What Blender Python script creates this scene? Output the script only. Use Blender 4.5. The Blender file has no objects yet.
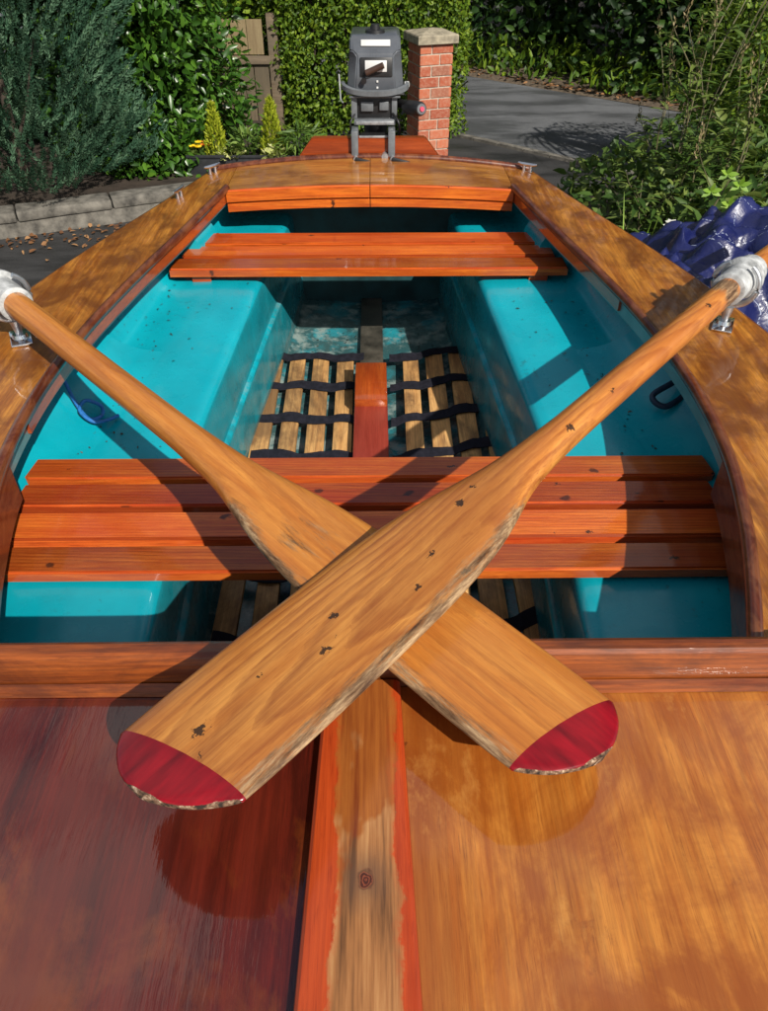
import bpy, bmesh, math, random
import numpy as np
from mathutils import Vector, Matrix, noise as mnoise

random.seed(7)
RNG = np.random.default_rng(11)
scene = bpy.context.scene
COL = scene.collection
R = math.radians
PI = math.pi

# ------------------------------------------------------------------ objects
def link(o, parent=None):
    COL.objects.link(o)
    if parent is not None:
        o.parent = parent
    return o

def thing(name, label, cat, loc=(0, 0, 0), rotz=0.0, group=None):
    o = bpy.data.objects.new(name, None)
    o.empty_display_size = 0.1
    o.location = loc
    o.rotation_euler = (0, 0, rotz)
    return tag(link(o), label, cat, group)

def tag(o, label=None, cat=None, group=None, kind=None):
    if label: o['label'] = label
    if cat: o['category'] = cat
    if group: o['group'] = group
    if kind: o['kind'] = kind
    return o

def obj(name, verts, faces, mat, parent=None, smooth=False, attrs=None, uvs=None, label=None):
    me = bpy.data.meshes.new(name)
    me.from_pydata([tuple(v) for v in verts], [], [tuple(f) for f in faces])
    me.update()
    if smooth:
        me.polygons.foreach_set('use_smooth', [True] * len(me.polygons))
    if attrs:
        for k, vals in attrs.items():
            a = me.attributes.new(k, 'FLOAT', 'POINT')
            a.data.foreach_set('value', np.asarray(vals, dtype=np.float32))
    if uvs is not None:
        ul = me.uv_layers.new(name='UVMap')
        idx = np.zeros(len(me.loops), dtype=np.int32)
        me.loops.foreach_get('vertex_index', idx)
        ul.data.foreach_set('uv', np.asarray(uvs, dtype=np.float32)[idx].ravel())
    me.materials.append(mat)
    o = bpy.data.objects.new(name, me)
    if label: o['label'] = label
    return link(o, parent)

def bm_obj(name, bm, mat, parent=None, smooth=False, label=None):
    me = bpy.data.meshes.new(name)
    bmesh.ops.recalc_face_normals(bm, faces=bm.faces[:])
    bm.to_mesh(me); bm.free()
    if smooth:
        me.polygons.foreach_set('use_smooth', [True] * len(me.polygons))
    me.materials.append(mat)
    o = bpy.data.objects.new(name, me)
    if label: o['label'] = label
    return link(o, parent)

def auto_smooth(o, ang=35):
    bm = bmesh.new(); bm.from_mesh(o.data)
    for e in bm.edges:
        if len(e.link_faces) == 2 and e.calc_face_angle(0) > R(ang):
            e.smooth = False
    for f in bm.faces: f.smooth = True
    bm.to_mesh(o.data); bm.free()
    return o

def bm_box(bm, c, size, rot=None, bevel=0.0, seg=2):
    r = bmesh.ops.create_cube(bm, size=1.0)
    vs = r['verts']
    for v in vs:
        v.co = Vector((v.co.x * size[0], v.co.y * size[1], v.co.z * size[2]))
    if bevel > 0:
        es = list({e for v in vs for e in v.link_edges})
        rb = bmesh.ops.bevel(bm, geom=es, offset=bevel, segments=seg, affect='EDGES', profile=0.5)
        vs = list({v for f in rb['faces'] for v in f.verts} | {v for v in vs if v.is_valid})
    M = Matrix.Translation(Vector(c)) @ (rot.to_4x4() if rot is not None else Matrix.Identity(4))
    bmesh.ops.transform(bm, matrix=M, verts=vs)
    return vs

def bm_tube(bm, pts, rad, seg=10, cap=True):
    pts = [Vector(p) for p in pts]
    if not hasattr(rad, '__len__'): rad = [rad] * len(pts)
    rings = []
    up = Vector((0, 0, 1))
    for i, p in enumerate(pts):
        t = (pts[min(i + 1, len(pts) - 1)] - pts[max(i - 1, 0)]).normalized()
        a = t.cross(up)
        if a.length < 1e-3: a = t.cross(Vector((1, 0, 0)))
        a.normalize(); b = a.cross(t).normalized()
        rings.append([bm.verts.new(p + (a * math.cos(q) + b * math.sin(q)) * rad[i])
                      for q in [2 * PI * k / seg for k in range(seg)]])
    for r0, r1 in zip(rings, rings[1:]):
        for k in range(seg):
            bm.faces.new((r0[k], r0[(k + 1) % seg], r1[(k + 1) % seg], r1[k]))
    if cap:
        bm.faces.new(rings[0][::-1]); bm.faces.new(rings[-1])

def tube_obj(name, pts, rad, mat, parent=None, seg=10, label=None):
    bm = bmesh.new(); bm_tube(bm, pts, rad, seg)
    return auto_smooth(bm_obj(name, bm, mat, parent, True, label), 50)

def box_obj(name, c, size, mat, parent=None, rot=None, bevel=0.003, label=None, seg=2):
    bm = bmesh.new(); bm_box(bm, c, size, rot, bevel, seg)
    return auto_smooth(bm_obj(name, bm, mat, parent, True, label), 40)

def loft(rings, closed=True, cap0=True, cap1=True):
    n = len(rings[0]); V = [p for r in rings for p in r]; F = []
    for i in range(len(rings) - 1):
        for k in range(n if closed else n - 1):
            a, b = i * n + k, i * n + (k + 1) % n
            F.append((a, b, b + n, a + n))
    if cap0: F.append(tuple(range(n))[::-1])
    if cap1: F.append(tuple((len(rings) - 1) * n + k for k in range(n)))
    return V, F

def interp(tab):
    xs = [a for a, b in tab]; ys = [b for a, b in tab]
    m = [0] * len(xs)
    for i in range(len(xs)):
        lo, hi = max(i - 1, 0), min(i + 1, len(xs) - 1)
        m[i] = (ys[hi] - ys[lo]) / (xs[hi] - xs[lo])
    def f(x):
        if x <= xs[0]: return ys[0]
        if x >= xs[-1]: return ys[-1]
        for i in range(len(xs) - 1):
            if x <= xs[i + 1]: break
        h = xs[i + 1] - xs[i]; t = (x - xs[i]) / h
        return ((2*t**3 - 3*t*t + 1) * ys[i] + (t**3 - 2*t*t + t) * h * m[i]
                + (-2*t**3 + 3*t*t) * ys[i + 1] + (t**3 - t*t) * h * m[i + 1])
    return f

# ---------------------------------------------------------------- materials
class NT:
    def __init__(s, name):
        s.m = bpy.data.materials.new(name); s.m.use_nodes = True
        s.t = s.m.node_tree; s.t.nodes.clear()
        s.out = s.t.nodes.new('ShaderNodeOutputMaterial')
        s.b = s.t.nodes.new('ShaderNodeBsdfPrincipled')
        s.t.links.new(s.b.outputs[0], s.out.inputs['Surface'])
    def put(s, node, key, v):
        i = node.inputs[key] if not isinstance(key, bpy.types.NodeSocket) else key
        if isinstance(v, bpy.types.NodeSocket): s.t.links.new(v, i)
        elif isinstance(v, (tuple, list)) and len(v) == 3 and i.type == 'RGBA': i.default_value = (*v, 1)
        else: i.default_value = v
    def n(s, typ, props=None, **kw):
        nd = s.t.nodes.new('ShaderNode' + typ)
        for k, v in (props or {}).items(): setattr(nd, k, v)
        for k, v in kw.items(): s.put(nd, k.replace('_', ' '), v)
        return nd
    def coord(s): return s.n('TexCoord').outputs['Object']
    def map(s, v, scale=(1, 1, 1), rot=(0, 0, 0), loc=(0, 0, 0)):
        return s.n('Mapping', Vector=v, Scale=scale, Rotation=rot, Location=loc).outputs[0]
    def noise(s, v, scale, detail=4, rough=0.55, dist=0.0, out='Fac'):
        return s.n('TexNoise', Vector=v, Scale=scale, Detail=detail, Roughness=rough, Distortion=dist).outputs[out]
    def ramp(s, f, stops, interp='LINEAR'):
        nd = s.n('ValToRGB', Fac=f); cr = nd.color_ramp; cr.interpolation = interp
        while len(cr.elements) < len(stops): cr.elements.new(0.5)
        for e, (p, c) in zip(cr.elements, stops):
            e.position = p
            e.color = (*c, 1) if isinstance(c, (tuple, list)) else (c, c, c, 1)
        return nd.outputs['Color']
    def mix(s, f, a, b, mode='MIX'):
        nd = s.n('Mix', {'data_type': 'RGBA', 'blend_type': mode})
        s.put(nd, nd.inputs[0], f); s.put(nd, nd.inputs[6], a); s.put(nd, nd.inputs[7], b)
        for i in (6, 7):
            pass
        return nd.outputs[2]
    def math(s, op, a, b=0.0, c=None, clamp=False):
        nd = s.n('Math', {'operation': op, 'use_clamp': clamp})
        s.put(nd, nd.inputs[0], a); s.put(nd, nd.inputs[1], b)
        if c is not None: s.put(nd, nd.inputs[2], c)
        return nd.outputs[0]
    def attr(s, name): return s.n('Attribute', {'attribute_name': name}).outputs['Fac']
    def bump(s, h, strength=0.3, dist=0.002, normal=None):
        kw = dict(Height=h, Strength=strength, Distance=dist)
        if normal is not None: kw['Normal'] = normal
        return s.n('Bump', **kw).outputs[0]
    def set(s, **kw):
        for k, v in kw.items(): s.put(s.b, k.replace('_', ' '), v)
        return s.m

def vadd(t, a, b):
    nd = t.n('VectorMath', {'operation': 'ADD'})
    t.put(nd, nd.inputs[0], a); t.put(nd, nd.inputs[1], b)
    return nd.outputs[0]

def vmul(t, a, f):
    nd = t.n('VectorMath', {'operation': 'SCALE'})
    t.put(nd, nd.inputs[0], a); t.put(nd, nd.inputs['Scale'], f)
    return nd.outputs[0]

def wood(name, light, mid, dark, along='Y', ring=14.0, ringamt=0.6, coat=0.8, coat_rough=0.06, rough=0.38,
         blotch=None, blotch_amt=0.5, blotch_scale=3.0, island=False, knots=0.0, tilt=0.05, wob=0.05,
         fine=230.0, bumpk=0.25, wear=False, spots=False, ior=1.5, extra=None, off=(0, 0, 0), brush=0.0, sooty=0.35, bls=(0.45, 0.58), bstretch=0.45, coatb=0.0022, streaky=0.32, pore=0.5, rmin=0.35):
    t = NT(name); c = t.coord()
    if island:
        rnd = t.n('NewGeometry').outputs['Random Per Island']
        shift = t.n('CombineXYZ', X=t.math('MULTIPLY', rnd, 7.3), Y=t.math('MULTIPLY', rnd, 5.1), Z=t.math('MULTIPLY', rnd, 0.11)).outputs[0]
        c0 = c; c = vadd(t, c, shift)
    # turn so that the grain runs along local X
    rot = {'X': (0, 0, 0), 'Y': (0, 0, R(-90))}[along]
    c = t.map(c, rot=rot, loc=off)
    st = t.map(c, scale=(0.09, 1, 1))                       # stretched along the grain
    warp = t.noise(t.map(c, scale=(0.25, 1, 1)), 6.0, 3, 0.5, out='Color')
    warp = vmul(t, vadd(t, warp, (-0.5, -0.5, -0.5)), wob)
    rc = vadd(t, t.map(c, rot=(0, tilt, tilt * 0.6), loc=(0, 0.021, 0.085)), warp)
    fineN = t.noise(t.map(c, scale=(0.022, 1, 1)), fine, 5, 0.7)
    nd = t.n('TexWave', {'wave_type': 'RINGS', 'rings_direction': 'X', 'wave_profile': 'SAW'},
             Vector=rc, Scale=ring, Distortion=1.0, Detail=3.0, Detail_Scale=2.0, Detail_Roughness=0.6)
    ringf = t.math('MULTIPLY', t.math('POWER', nd.outputs['Fac'], 1.7), t.ramp(nd.outputs['Fac'], [(0.82, 1.0), (1.0, 0.25)]))
    ringf = t.math('MULTIPLY', ringf, t.ramp(fineN, [(0.35, 1.0), (0.65, 0.55)]))
    ringf = t.math('MULTIPLY', ringf, t.ramp(t.noise(st, 7.0, 4, 0.6), [(0.30, rmin), (0.55, 1.0)]))
    med = t.noise(st, 34.0, 7, 0.72)
    col = t.ramp(med, [(0.40, mid), (0.60, light)])
    col = t.mix(t.math('MULTIPLY', ringf, ringamt), col, dark)
    streak = t.ramp(fineN, [(0.40, 0.0), (0.56, 1.0)])
    col = t.mix(t.math('MULTIPLY', t.math('SUBTRACT', 1.0, streak), streaky), col, dark)
    pores = t.ramp(t.noise(t.map(c, scale=(0.045, 1, 1), loc=(1.1, .3, .2)), 520.0, 3, 0.6), [(0.58, 0.0), (0.68, 1.0)])
    col = t.mix(t.math('MULTIPLY', pores, pore), col, dark)
    st2 = t.ramp(t.noise(t.map(c, scale=(0.13, 1, 1), loc=(3.1, 1.7, .4)), 15.0, 5, 0.65, 0.6), [(0.56, 0.0), (0.70, 1.0)])
    col = t.mix(t.math('MULTIPLY', st2, sooty), col, dark)
    if blotch is not None:
        bl = t.noise(t.map(c, scale=(bstretch, 1, 1)), blotch_scale, 8, 0.66, 0.5)
        col = t.mix(t.math('MULTIPLY', t.ramp(bl, [(bls[0], 0.0), (bls[1], 1.0)]), blotch_amt), col, blotch)
    if island:
        tone = t.n('HueSaturation', Color=col, Hue=t.math('ADD', 0.491, t.math('MULTIPLY', t.math('FRACT', t.math('MULTIPLY', rnd, 7.7)), 0.012)), Value=t.math('ADD', 0.66, t.math('MULTIPLY', t.math('FRACT', t.math('MULTIPLY', rnd, 5.3)), 0.62)))
        col = tone.outputs[0]
    if knots > 0:
        kv = t.n('TexVoronoi', {'feature': 'F1', 'voronoi_dimensions': '2D'}, Vector=vadd(t, t.map(c, scale=(0.75, 1, 0)), vmul(t, t.noise(c, 30, 3, out='Color'), 0.03)), Scale=8.0, Randomness=1.0)
        kd = t.ramp(kv.outputs['Distance'], [(0.045, 1.0), (0.075, 0.0)])
        gate = t.math('GREATER_THAN', t.n('SeparateColor', Color=kv.outputs['Color']).outputs[0], 1.0 - knots)
        col = t.mix(t.math('MULTIPLY', t.math('MULTIPLY', kd, gate), 0.85), col, (0.035, 0.010, 0.005))
    h = t.math('ADD', t.math('MULTIPLY', fineN, 0.6), t.math('MULTIPLY', ringf, 0.3))
    rg = t.ramp(med, [(0.3, rough * 0.8), (0.7, min(1, rough * 1.25))])
    cw = coat
    if spots:
        sv = t.n('TexVoronoi', {'voronoi_dimensions': '2D'}, Vector=vadd(t, t.map(c, scale=(0.6, 1, 0)), vmul(t, t.noise(c, 120, 4, 0.7, out='Color'), 0.028)), Scale=30.0)
        cc = t.n('SeparateColor', Color=sv.outputs['Color']).outputs
        lim = t.math('MULTIPLY', t.math('POWER', cc[0], 2.0), 0.17)
        sd = t.math('LESS_THAN', sv.outputs['Distance'], lim)
        sg = t.math('GREATER_THAN', cc[1], 1.0 - (spots if spots is not True else .07))
        col = t.mix(t.math('MULTIPLY', t.math('MULTIPLY', sd, sg), 0.92), col, (0.020, 0.011, 0.006))
    if wear:
        w = t.attr('wear')
        wn = t.noise(t.map(c, scale=(0.16, 1, 1)), 60.0, 9, 0.78)
        wf = t.math('ADD', w, t.math('MULTIPLY', t.math('SUBTRACT', wn, 0.5), 1.3))
        wf = t.ramp(wf, [(0.44, 0.0), (0.66, 1.0)])
        wcol = t.ramp(t.noise(t.map(c, scale=(0.12, 1, 1)), 90.0, 8, 0.75), [(0.38, (0.025, 0.017, 0.012)), (0.50, (0.17, 0.110, 0.062)), (0.64, (0.48, 0.34, 0.19))])
        col = t.mix(t.math('MULTIPLY', wf, 0.9), col, wcol)
        cw = t.math('MULTIPLY', t.math('SUBTRACT', 1.0, wf), coat)
    if extra is not None:
        col = extra(t, t.coord(), col)
    nrm = t.bump(h, bumpk, 0.0015)
    cn = None
    wav = t.noise(t.map(c, scale=(0.35, 1, 1)), 22.0, 3, 0.5)
    if brush > 0:
        wav = t.math('ADD', wav, t.math('MULTIPLY', t.noise(t.map(c, scale=(0.12, 1, 1)), 130.0, 3, 0.6), brush))
    cn = t.bump(wav, 0.35, coatb)
    return t.set(Base_Color=col, Roughness=rg, Normal=nrm, Specular_IOR_Level=0.25, Coat_Weight=cw, Coat_Roughness=coat_rough, Coat_IOR=ior, Coat_Normal=cn)

def plain(name, col, rough=0.5, metal=0.0, coat=0.0, var=0.15, vscale=20, bump=0.0, spec=0.5):
    t = NT(name); c = t.coord()
    nz = t.noise(c, vscale, 4, 0.6)
    dk = tuple(x * (1 - var) for x in col); lt = tuple(min(1, x * (1 + var)) for x in col)
    kw = {}
    if bump: kw['Normal'] = t.bump(t.noise(c, vscale * 4, 4), bump, 0.002)
    return t.set(Base_Color=t.ramp(nz, [(0.3, dk), (0.7, lt)]), Roughness=t.ramp(nz, [(0.3, rough * 0.85), (0.7, min(1, rough * 1.15))]),
                 Metallic=metal, Coat_Weight=coat, Specular_IOR_Level=spec, **kw)

def leaf_mat(name, c0, c1, c2, rough=0.45, spec=0.5, trans=0.25):
    t = NT(name)
    col = t.ramp(t.attr('rnd'), [(0.0, c0), (0.55, c1), (1.0, c2)])
    t.set(Base_Color=col, Roughness=rough, Specular_IOR_Level=spec)
    tr = t.n('BsdfTranslucent', Color=t.mix(0.5, col, (0.16, 0.22, 0.02)))
    ms = t.n('MixShader'); t.put(ms, ms.inputs[0], trans)
    t.t.links.new(t.b.outputs[0], ms.inputs[1]); t.t.links.new(tr.outputs[0], ms.inputs[2])
    t.t.links.new(ms.outputs[0], t.out.inputs['Surface'])
    return t.m

# turquoise gelcoat with scuffs and grime that collects low in the boat
def gelcoat(name, grime=True):
    t = NT(name); c = t.coord()
    base = t.ramp(t.noise(c, 5.0, 4, 0.6), [(0.3, (0.002, 0.265, 0.335)), (0.7, (0.003, 0.345, 0.425))])
    sp = t.noise(c, 42.0, 6, 0.75)
    big = t.noise(c, 2.6, 3, 0.5)
    f = t.math('MULTIPLY', t.ramp(sp, [(0.60, 0.0), (0.66, 1.0)]), t.ramp(big, [(0.42, 0.0), (0.6, 0.8)]))
    col = t.mix(f, base, (0.02, 0.06, 0.06))
    bleach = t.noise(t.map(c, scale=(1, .5, 1)), 7.0, 5, 0.62)
    col = t.mix(t.ramp(bleach, [(0.60, 0.0), (0.76, 0.22)]), col, (0.09, 0.38, 0.40))
    if grime:
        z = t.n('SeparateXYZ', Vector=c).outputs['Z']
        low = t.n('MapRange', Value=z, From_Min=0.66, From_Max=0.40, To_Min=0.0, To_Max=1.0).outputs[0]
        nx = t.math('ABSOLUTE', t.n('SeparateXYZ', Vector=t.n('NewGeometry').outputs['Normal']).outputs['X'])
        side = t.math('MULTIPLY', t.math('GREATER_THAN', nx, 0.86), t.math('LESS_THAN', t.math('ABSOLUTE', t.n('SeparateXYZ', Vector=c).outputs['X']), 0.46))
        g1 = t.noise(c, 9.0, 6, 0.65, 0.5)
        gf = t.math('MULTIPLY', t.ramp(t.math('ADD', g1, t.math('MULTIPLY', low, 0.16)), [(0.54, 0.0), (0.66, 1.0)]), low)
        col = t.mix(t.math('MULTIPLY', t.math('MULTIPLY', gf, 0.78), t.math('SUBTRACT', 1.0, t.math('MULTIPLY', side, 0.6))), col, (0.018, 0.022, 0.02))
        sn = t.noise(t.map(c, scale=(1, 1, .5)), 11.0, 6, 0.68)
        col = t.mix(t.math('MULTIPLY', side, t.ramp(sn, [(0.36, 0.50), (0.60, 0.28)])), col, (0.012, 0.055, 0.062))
        flr = t.math('LESS_THAN', z, 0.40)
        col = t.mix(t.math('MULTIPLY', flr, t.ramp(t.noise(c, 4.0, 5, 0.6), [(0.35, 0.25), (0.65, 0.75)])), col, (0.045, 0.085, 0.082))
        g2 = t.noise(vadd(t, c, (3.3, 1.7, 0.4)), 12.0, 5, 0.7)
        sf = t.math('MULTIPLY', t.ramp(g2, [(0.50, 0.0), (0.62, 0.85)]), low)
        sf = t.math('MULTIPLY', sf, t.math('SUBTRACT', 1.0, t.math('MULTIPLY', side, 0.75)))
        col = t.mix(sf, col, (0.24, 0.30, 0.28))
    rg = t.ramp(t.noise(c, 14, 4), [(0.3, 0.18), (0.7, 0.38)])
    return t.set(Base_Color=col, Roughness=rg, Normal=t.bump(t.noise(c, 60, 3), 0.08, 0.002), Coat_Weight=0.15, Coat_Roughness=0.12, Specular_IOR_Level=0.4)

M = {}
M['gel'] = gelcoat('turquoise_gelcoat')
M['gel_clean'] = gelcoat('turquoise_gelcoat_clean', False)
M['gel_shade'] = plain('shade_dark_gelcoat', (0.010, 0.050, 0.055), 0.6, var=0.6, vscale=9)  # bulkhead colour darkened to stand in for the shade under the decks
M['gel_grey'] = plain('greyed_turquoise', (0.11, 0.21, 0.22), 0.4, var=0.35, vscale=9, coat=0.2)

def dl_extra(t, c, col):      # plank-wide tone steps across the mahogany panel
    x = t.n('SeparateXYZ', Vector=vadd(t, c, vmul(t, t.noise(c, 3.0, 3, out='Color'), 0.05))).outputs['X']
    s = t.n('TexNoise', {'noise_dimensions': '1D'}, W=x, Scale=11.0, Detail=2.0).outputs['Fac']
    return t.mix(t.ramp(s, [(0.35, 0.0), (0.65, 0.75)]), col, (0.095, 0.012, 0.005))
def hl_extra(t, c, col):      # darker board next to the king plank, smudges
    x = t.n('SeparateXYZ', Vector=vadd(t, c, vmul(t, t.noise(t.map(c, scale=(1, .4, 1)), 5.0, 4, out='Color'), 0.03))).outputs['X']
    col = t.mix(t.ramp(x, [(0.090, 0.62), (0.130, 0.0)]), col, (0.20, 0.045, 0.007))
    sm = t.noise(t.map(c, scale=(1, .8, 1), loc=(.7, 2.2, 0)), 13.0, 6, 0.7, 0.6)
    col = t.mix(t.ramp(sm, [(0.62, 0.0), (0.72, 0.65)]), col, (0.16, 0.040, 0.008))
    sc = t.noise(t.map(c, scale=(1, .5, 1), loc=(4, 1, 0)), 9.0, 7, 0.7)
    return t.mix(t.ramp(sc, [(0.58, 0.0), (0.70, 0.45)]), col, (0.62, 0.30, 0.07))
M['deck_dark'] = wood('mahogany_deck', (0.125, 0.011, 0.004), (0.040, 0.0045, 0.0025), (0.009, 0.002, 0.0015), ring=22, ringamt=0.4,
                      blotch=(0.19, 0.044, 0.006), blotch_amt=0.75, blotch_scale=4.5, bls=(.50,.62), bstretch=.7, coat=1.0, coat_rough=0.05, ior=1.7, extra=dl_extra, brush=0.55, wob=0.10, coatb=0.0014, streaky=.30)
M['deck_light'] = wood('honey_ply_deck', (0.54, 0.205, 0.030), (0.38, 0.110, 0.012), (0.11, 0.026, 0.004), ring=20, ringamt=0.25,
                       blotch=(0.24, 0.058, 0.007), blotch_amt=0.8, blotch_scale=6.5, bls=(.46,.60), bstretch=.75, sooty=.30, coat=1.0, coat_rough=0.05, ior=1.6, rough=0.42, wob=0.16, off=(2.1, 0.4, 0), fine=260, brush=0.3, spots=.05, coatb=0.0008, streaky=.24, extra=hl_extra)
M['deck_side'] = wood('mottled_side_deck', (0.50, 0.205, 0.028), (0.29, 0.090, 0.010), (0.08, 0.022, 0.005), ring=14.0, ringamt=0.3,
                      blotch=(0.110, 0.030, 0.005), blotch_amt=0.85, blotch_scale=8.0, bls=(.44,.60), bstretch=.6, coat=0.6, coat_rough=0.05, ior=1.5, wob=0.25, coatb=0.0012)
M['deck_stern'] = wood('mottled_stern_deck', (0.48, 0.205, 0.036), (0.31, 0.108, 0.015), (0.10, 0.030, 0.006), along='X', ring=14.0, ringamt=0.3,
                       blotch=(0.15, 0.042, 0.007), blotch_amt=0.85, blotch_scale=6.5, bls=(.46,.62), bstretch=.6, coat=0.8, coat_rough=0.08, ior=1.5, wob=0.2, coatb=0.0012)
M['bead'] = wood('dark_bead_wood', (0.13, 0.028, 0.010), (0.07, 0.015, 0.006), (0.035, 0.009, 0.005), ring=30, coat=0.6, coat_rough=0.12, knots=0,
                 blotch=(0.30, 0.11, 0.04), blotch_amt=0.35, blotch_scale=22)
M['coaming'] = wood('coaming_wood', (0.30, 0.072, 0.010), (0.17, 0.034, 0.006), (0.040, 0.009, 0.003), along='X', ring=36, coat=0.7, coat_rough=0.08, ior=1.5,
                    blotch=(0.045, 0.011, 0.005), blotch_amt=0.6, blotch_scale=9, brush=1.2)
M['orange'] = wood('orange_varnish_wood', (0.62, 0.150, 0.014), (0.45, 0.078, 0.008), (0.15, 0.018, 0.003), along='X', ring=34, ringamt=0.75, coat=0.8, coat_rough=0.08,
                   island=True, knots=0.18, spots=.06, blotch=(0.36, 0.050, 0.008), blotch_amt=0.5, blotch_scale=4, wob=0.03)
M['orange_long'] = wood('orange_varnish_strip', (0.44, 0.092, 0.013), (0.34, 0.055, 0.008), (0.15, 0.020, 0.004), along='Y', ring=16, ringamt=0.4, coat=1.0, coat_rough=0.07,
                        blotch=(0.22, 0.032, 0.008), blotch_amt=0.6, blotch_scale=4, wob=0.03)
M['thwart'] = wood('red_cedar_varnish', (0.62, 0.155, 0.021), (0.46, 0.082, 0.012), (0.15, 0.018, 0.004), along='X', ring=34, ringamt=0.75, coat=0.8, coat_rough=0.10,
                   island=True, knots=0.22, spots=.10, blotch=(0.36, 0.044, 0.012), blotch_amt=0.5, blotch_scale=3, wob=0.035)
M['pad'] = wood('transom_pad_wood', (0.34, 0.060, 0.010), (0.24, 0.036, 0.006), (0.10, 0.014, 0.003), along='X', ring=14, ringamt=0.5, coat=0.6, coat_rough=0.12)
M['pink_board'] = wood('dull_red_board', (0.34, 0.050, 0.030), (0.27, 0.036, 0.022), (0.18, 0.024, 0.014), ring=10, ringamt=0.3, coat=0.5, coat_rough=0.25)  # duller, pinker red than the orange block behind it

def king_extra(t, c, col):    # worn bare strip down the middle of the king plank
    s = t.n('SeparateXYZ', Vector=c)
    w = t.noise(t.map(c, scale=(1, 0.6, 1)), 18.0, 8, 0.7)
    ax = t.math('ABSOLUTE', t.math('ADD', s.outputs['X'], -0.003))
    e = t.math('SUBTRACT', t.math('ADD', 0.037, t.math('MULTIPLY', t.math('SUBTRACT', w, 0.5), 0.050)), ax)
    m = t.ramp(t.math('MULTIPLY', e, 100.0), [(0.0, 0.0), (0.35, 0.75), (1.2, 1.0)])
    wet = t.noise(t.map(c, scale=(1, .6, 1)), 13.0, 4, 0.6)
    yy = t.n('MapRange', Value=s.outputs['Y'], From_Min=0.30, From_Max=0.60, To_Min=0.0, To_Max=0.40).outputs[0]
    wm = t.ramp(t.math('ADD', wet, yy), [(0.66, 0.0), (0.72, 1.0)])
    fn = t.noise(t.map(c, scale=(1, 0.05, 1)), 75.0, 5, 0.6)
    bare = t.ramp(fn, [(0.36, (0.10, 0.042, 0.016)), (0.50, (0.31, 0.130, 0.044)), (0.66, (0.46, 0.235, 0.090))])
    kd = t.n('VectorMath', {'operation': 'DISTANCE'}); t.put(kd, kd.inputs[0], t.map(c, scale=(1, .8, 0))); t.put(kd, kd.inputs[1], (0.004, 0.362 * .8, 0.0))
    kd = kd.outputs['Value']
    kw = t.math('ADD', kd, t.math('MULTIPLY', t.noise(c, 60, 3), 0.012))
    bare = t.mix(t.ramp(kw, [(0.010, 0.75), (0.040, 0.0)]), bare, (0.10, 0.055, 0.035))
    kr = t.math('SINE', t.math('MULTIPLY', kw, 2600.0))
    bare = t.mix(t.ramp(kw, [(0.0120, 1.0), (0.0135, 0.0)]), bare, t.ramp(kr, [(0.2, (0.055, 0.016, 0.010)), (0.8, (0.20, 0.050, 0.024))]))
    bare = t.mix(wm, bare, t.ramp(fn, [(0.3, (0.13, 0.022, 0.006)), (0.65, (0.34, 0.11, 0.02))]))
    return t.mix(m, col, bare)
M['king'] = wood('king_plank_wood', (0.46, 0.062, 0.010), (0.36, 0.042, 0.008), (0.17, 0.016, 0.004), ring=14, ringamt=0.25, coat=0.45, coat_rough=0.16,
                 extra=king_extra, wob=0.03)
M['oar'] = wood('oar_varnish', (0.62, 0.265, 0.056), (0.50, 0.180, 0.032), (0.19, 0.042, 0.011), along='X', ring=21, ringamt=1.0, sooty=.65, streaky=.20, pore=.40, rmin=.50, coat=0.45, coat_rough=0.16, rough=0.45,
                wear=True, spots=.26, tilt=0.10, wob=0.085, blotch=(0.34, 0.095, 0.018), blotch_amt=0.45, blotch_scale=6)
M['oar_under'] = wood('oar_varnish_plain', (0.58, 0.235, 0.044), (0.47, 0.160, 0.026), (0.22, 0.060, 0.013), along='X', ring=34, ringamt=0.8, sooty=.5, streaky=.20, pore=.40, rmin=.5, coat=0.45, coat_rough=0.14, rough=0.42,
                wear=True, spots=False, tilt=0.02, wob=0.03, blotch=(0.32, 0.095, 0.02), blotch_amt=0.4, blotch_scale=6, off=(1.3, .02, .1))
def red_tip():
    t = NT('red_tip_paint'); c = t.coord()
    e = t.attr('wear')
    fine = t.noise(t.map(c, scale=(0.2, 1, 1)), 60, 4)
    red = t.ramp(fine, [(0.3, (0.10, 0.002, 0.005)), (0.7, (0.29, 0.004, 0.011))])
    n = t.noise(c, 85.0, 5, 0.65)
    f = t.ramp(t.math('ADD', e, t.math('MULTIPLY', t.math('SUBTRACT', n, 0.5), 0.9)), [(0.70, 0.0), (0.78, 1.0)])
    raw = t.ramp(t.noise(c, 120, 4, 0.7), [(0.40, (0.02, 0.014, 0.010)), (0.55, (0.17, 0.095, 0.055)), (0.70, (0.52, 0.40, 0.28))])
    return t.set(Base_Color=t.mix(f, red, raw), Roughness=t.ramp(f, [(0, 0.3), (1, 0.85)]), Normal=t.bump(t.math('ADD', t.math('MULTIPLY', f, -1.0), t.math('MULTIPLY', fine, .2)), 0.5, 0.003),
                 Coat_Weight=t.math('MULTIPLY', t.math('SUBTRACT', 1.0, f), 0.25), Coat_Roughness=0.12, Specular_IOR_Level=0.3)
M['red_tip'] = red_tip()
M['white_plastic'] = plain('scuffed_grey_sleeve', (0.40, 0.41, 0.41), 0.5, var=0.45, vscale=45, bump=0.3)
M['galv'] = plain('galvanised_metal', (0.50, 0.52, 0.54), 0.38, metal=0.85, var=0.25, vscale=40)
M['chrome'] = plain('chrome', (0.75, 0.76, 0.78), 0.12, metal=1.0, var=0.05)
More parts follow.
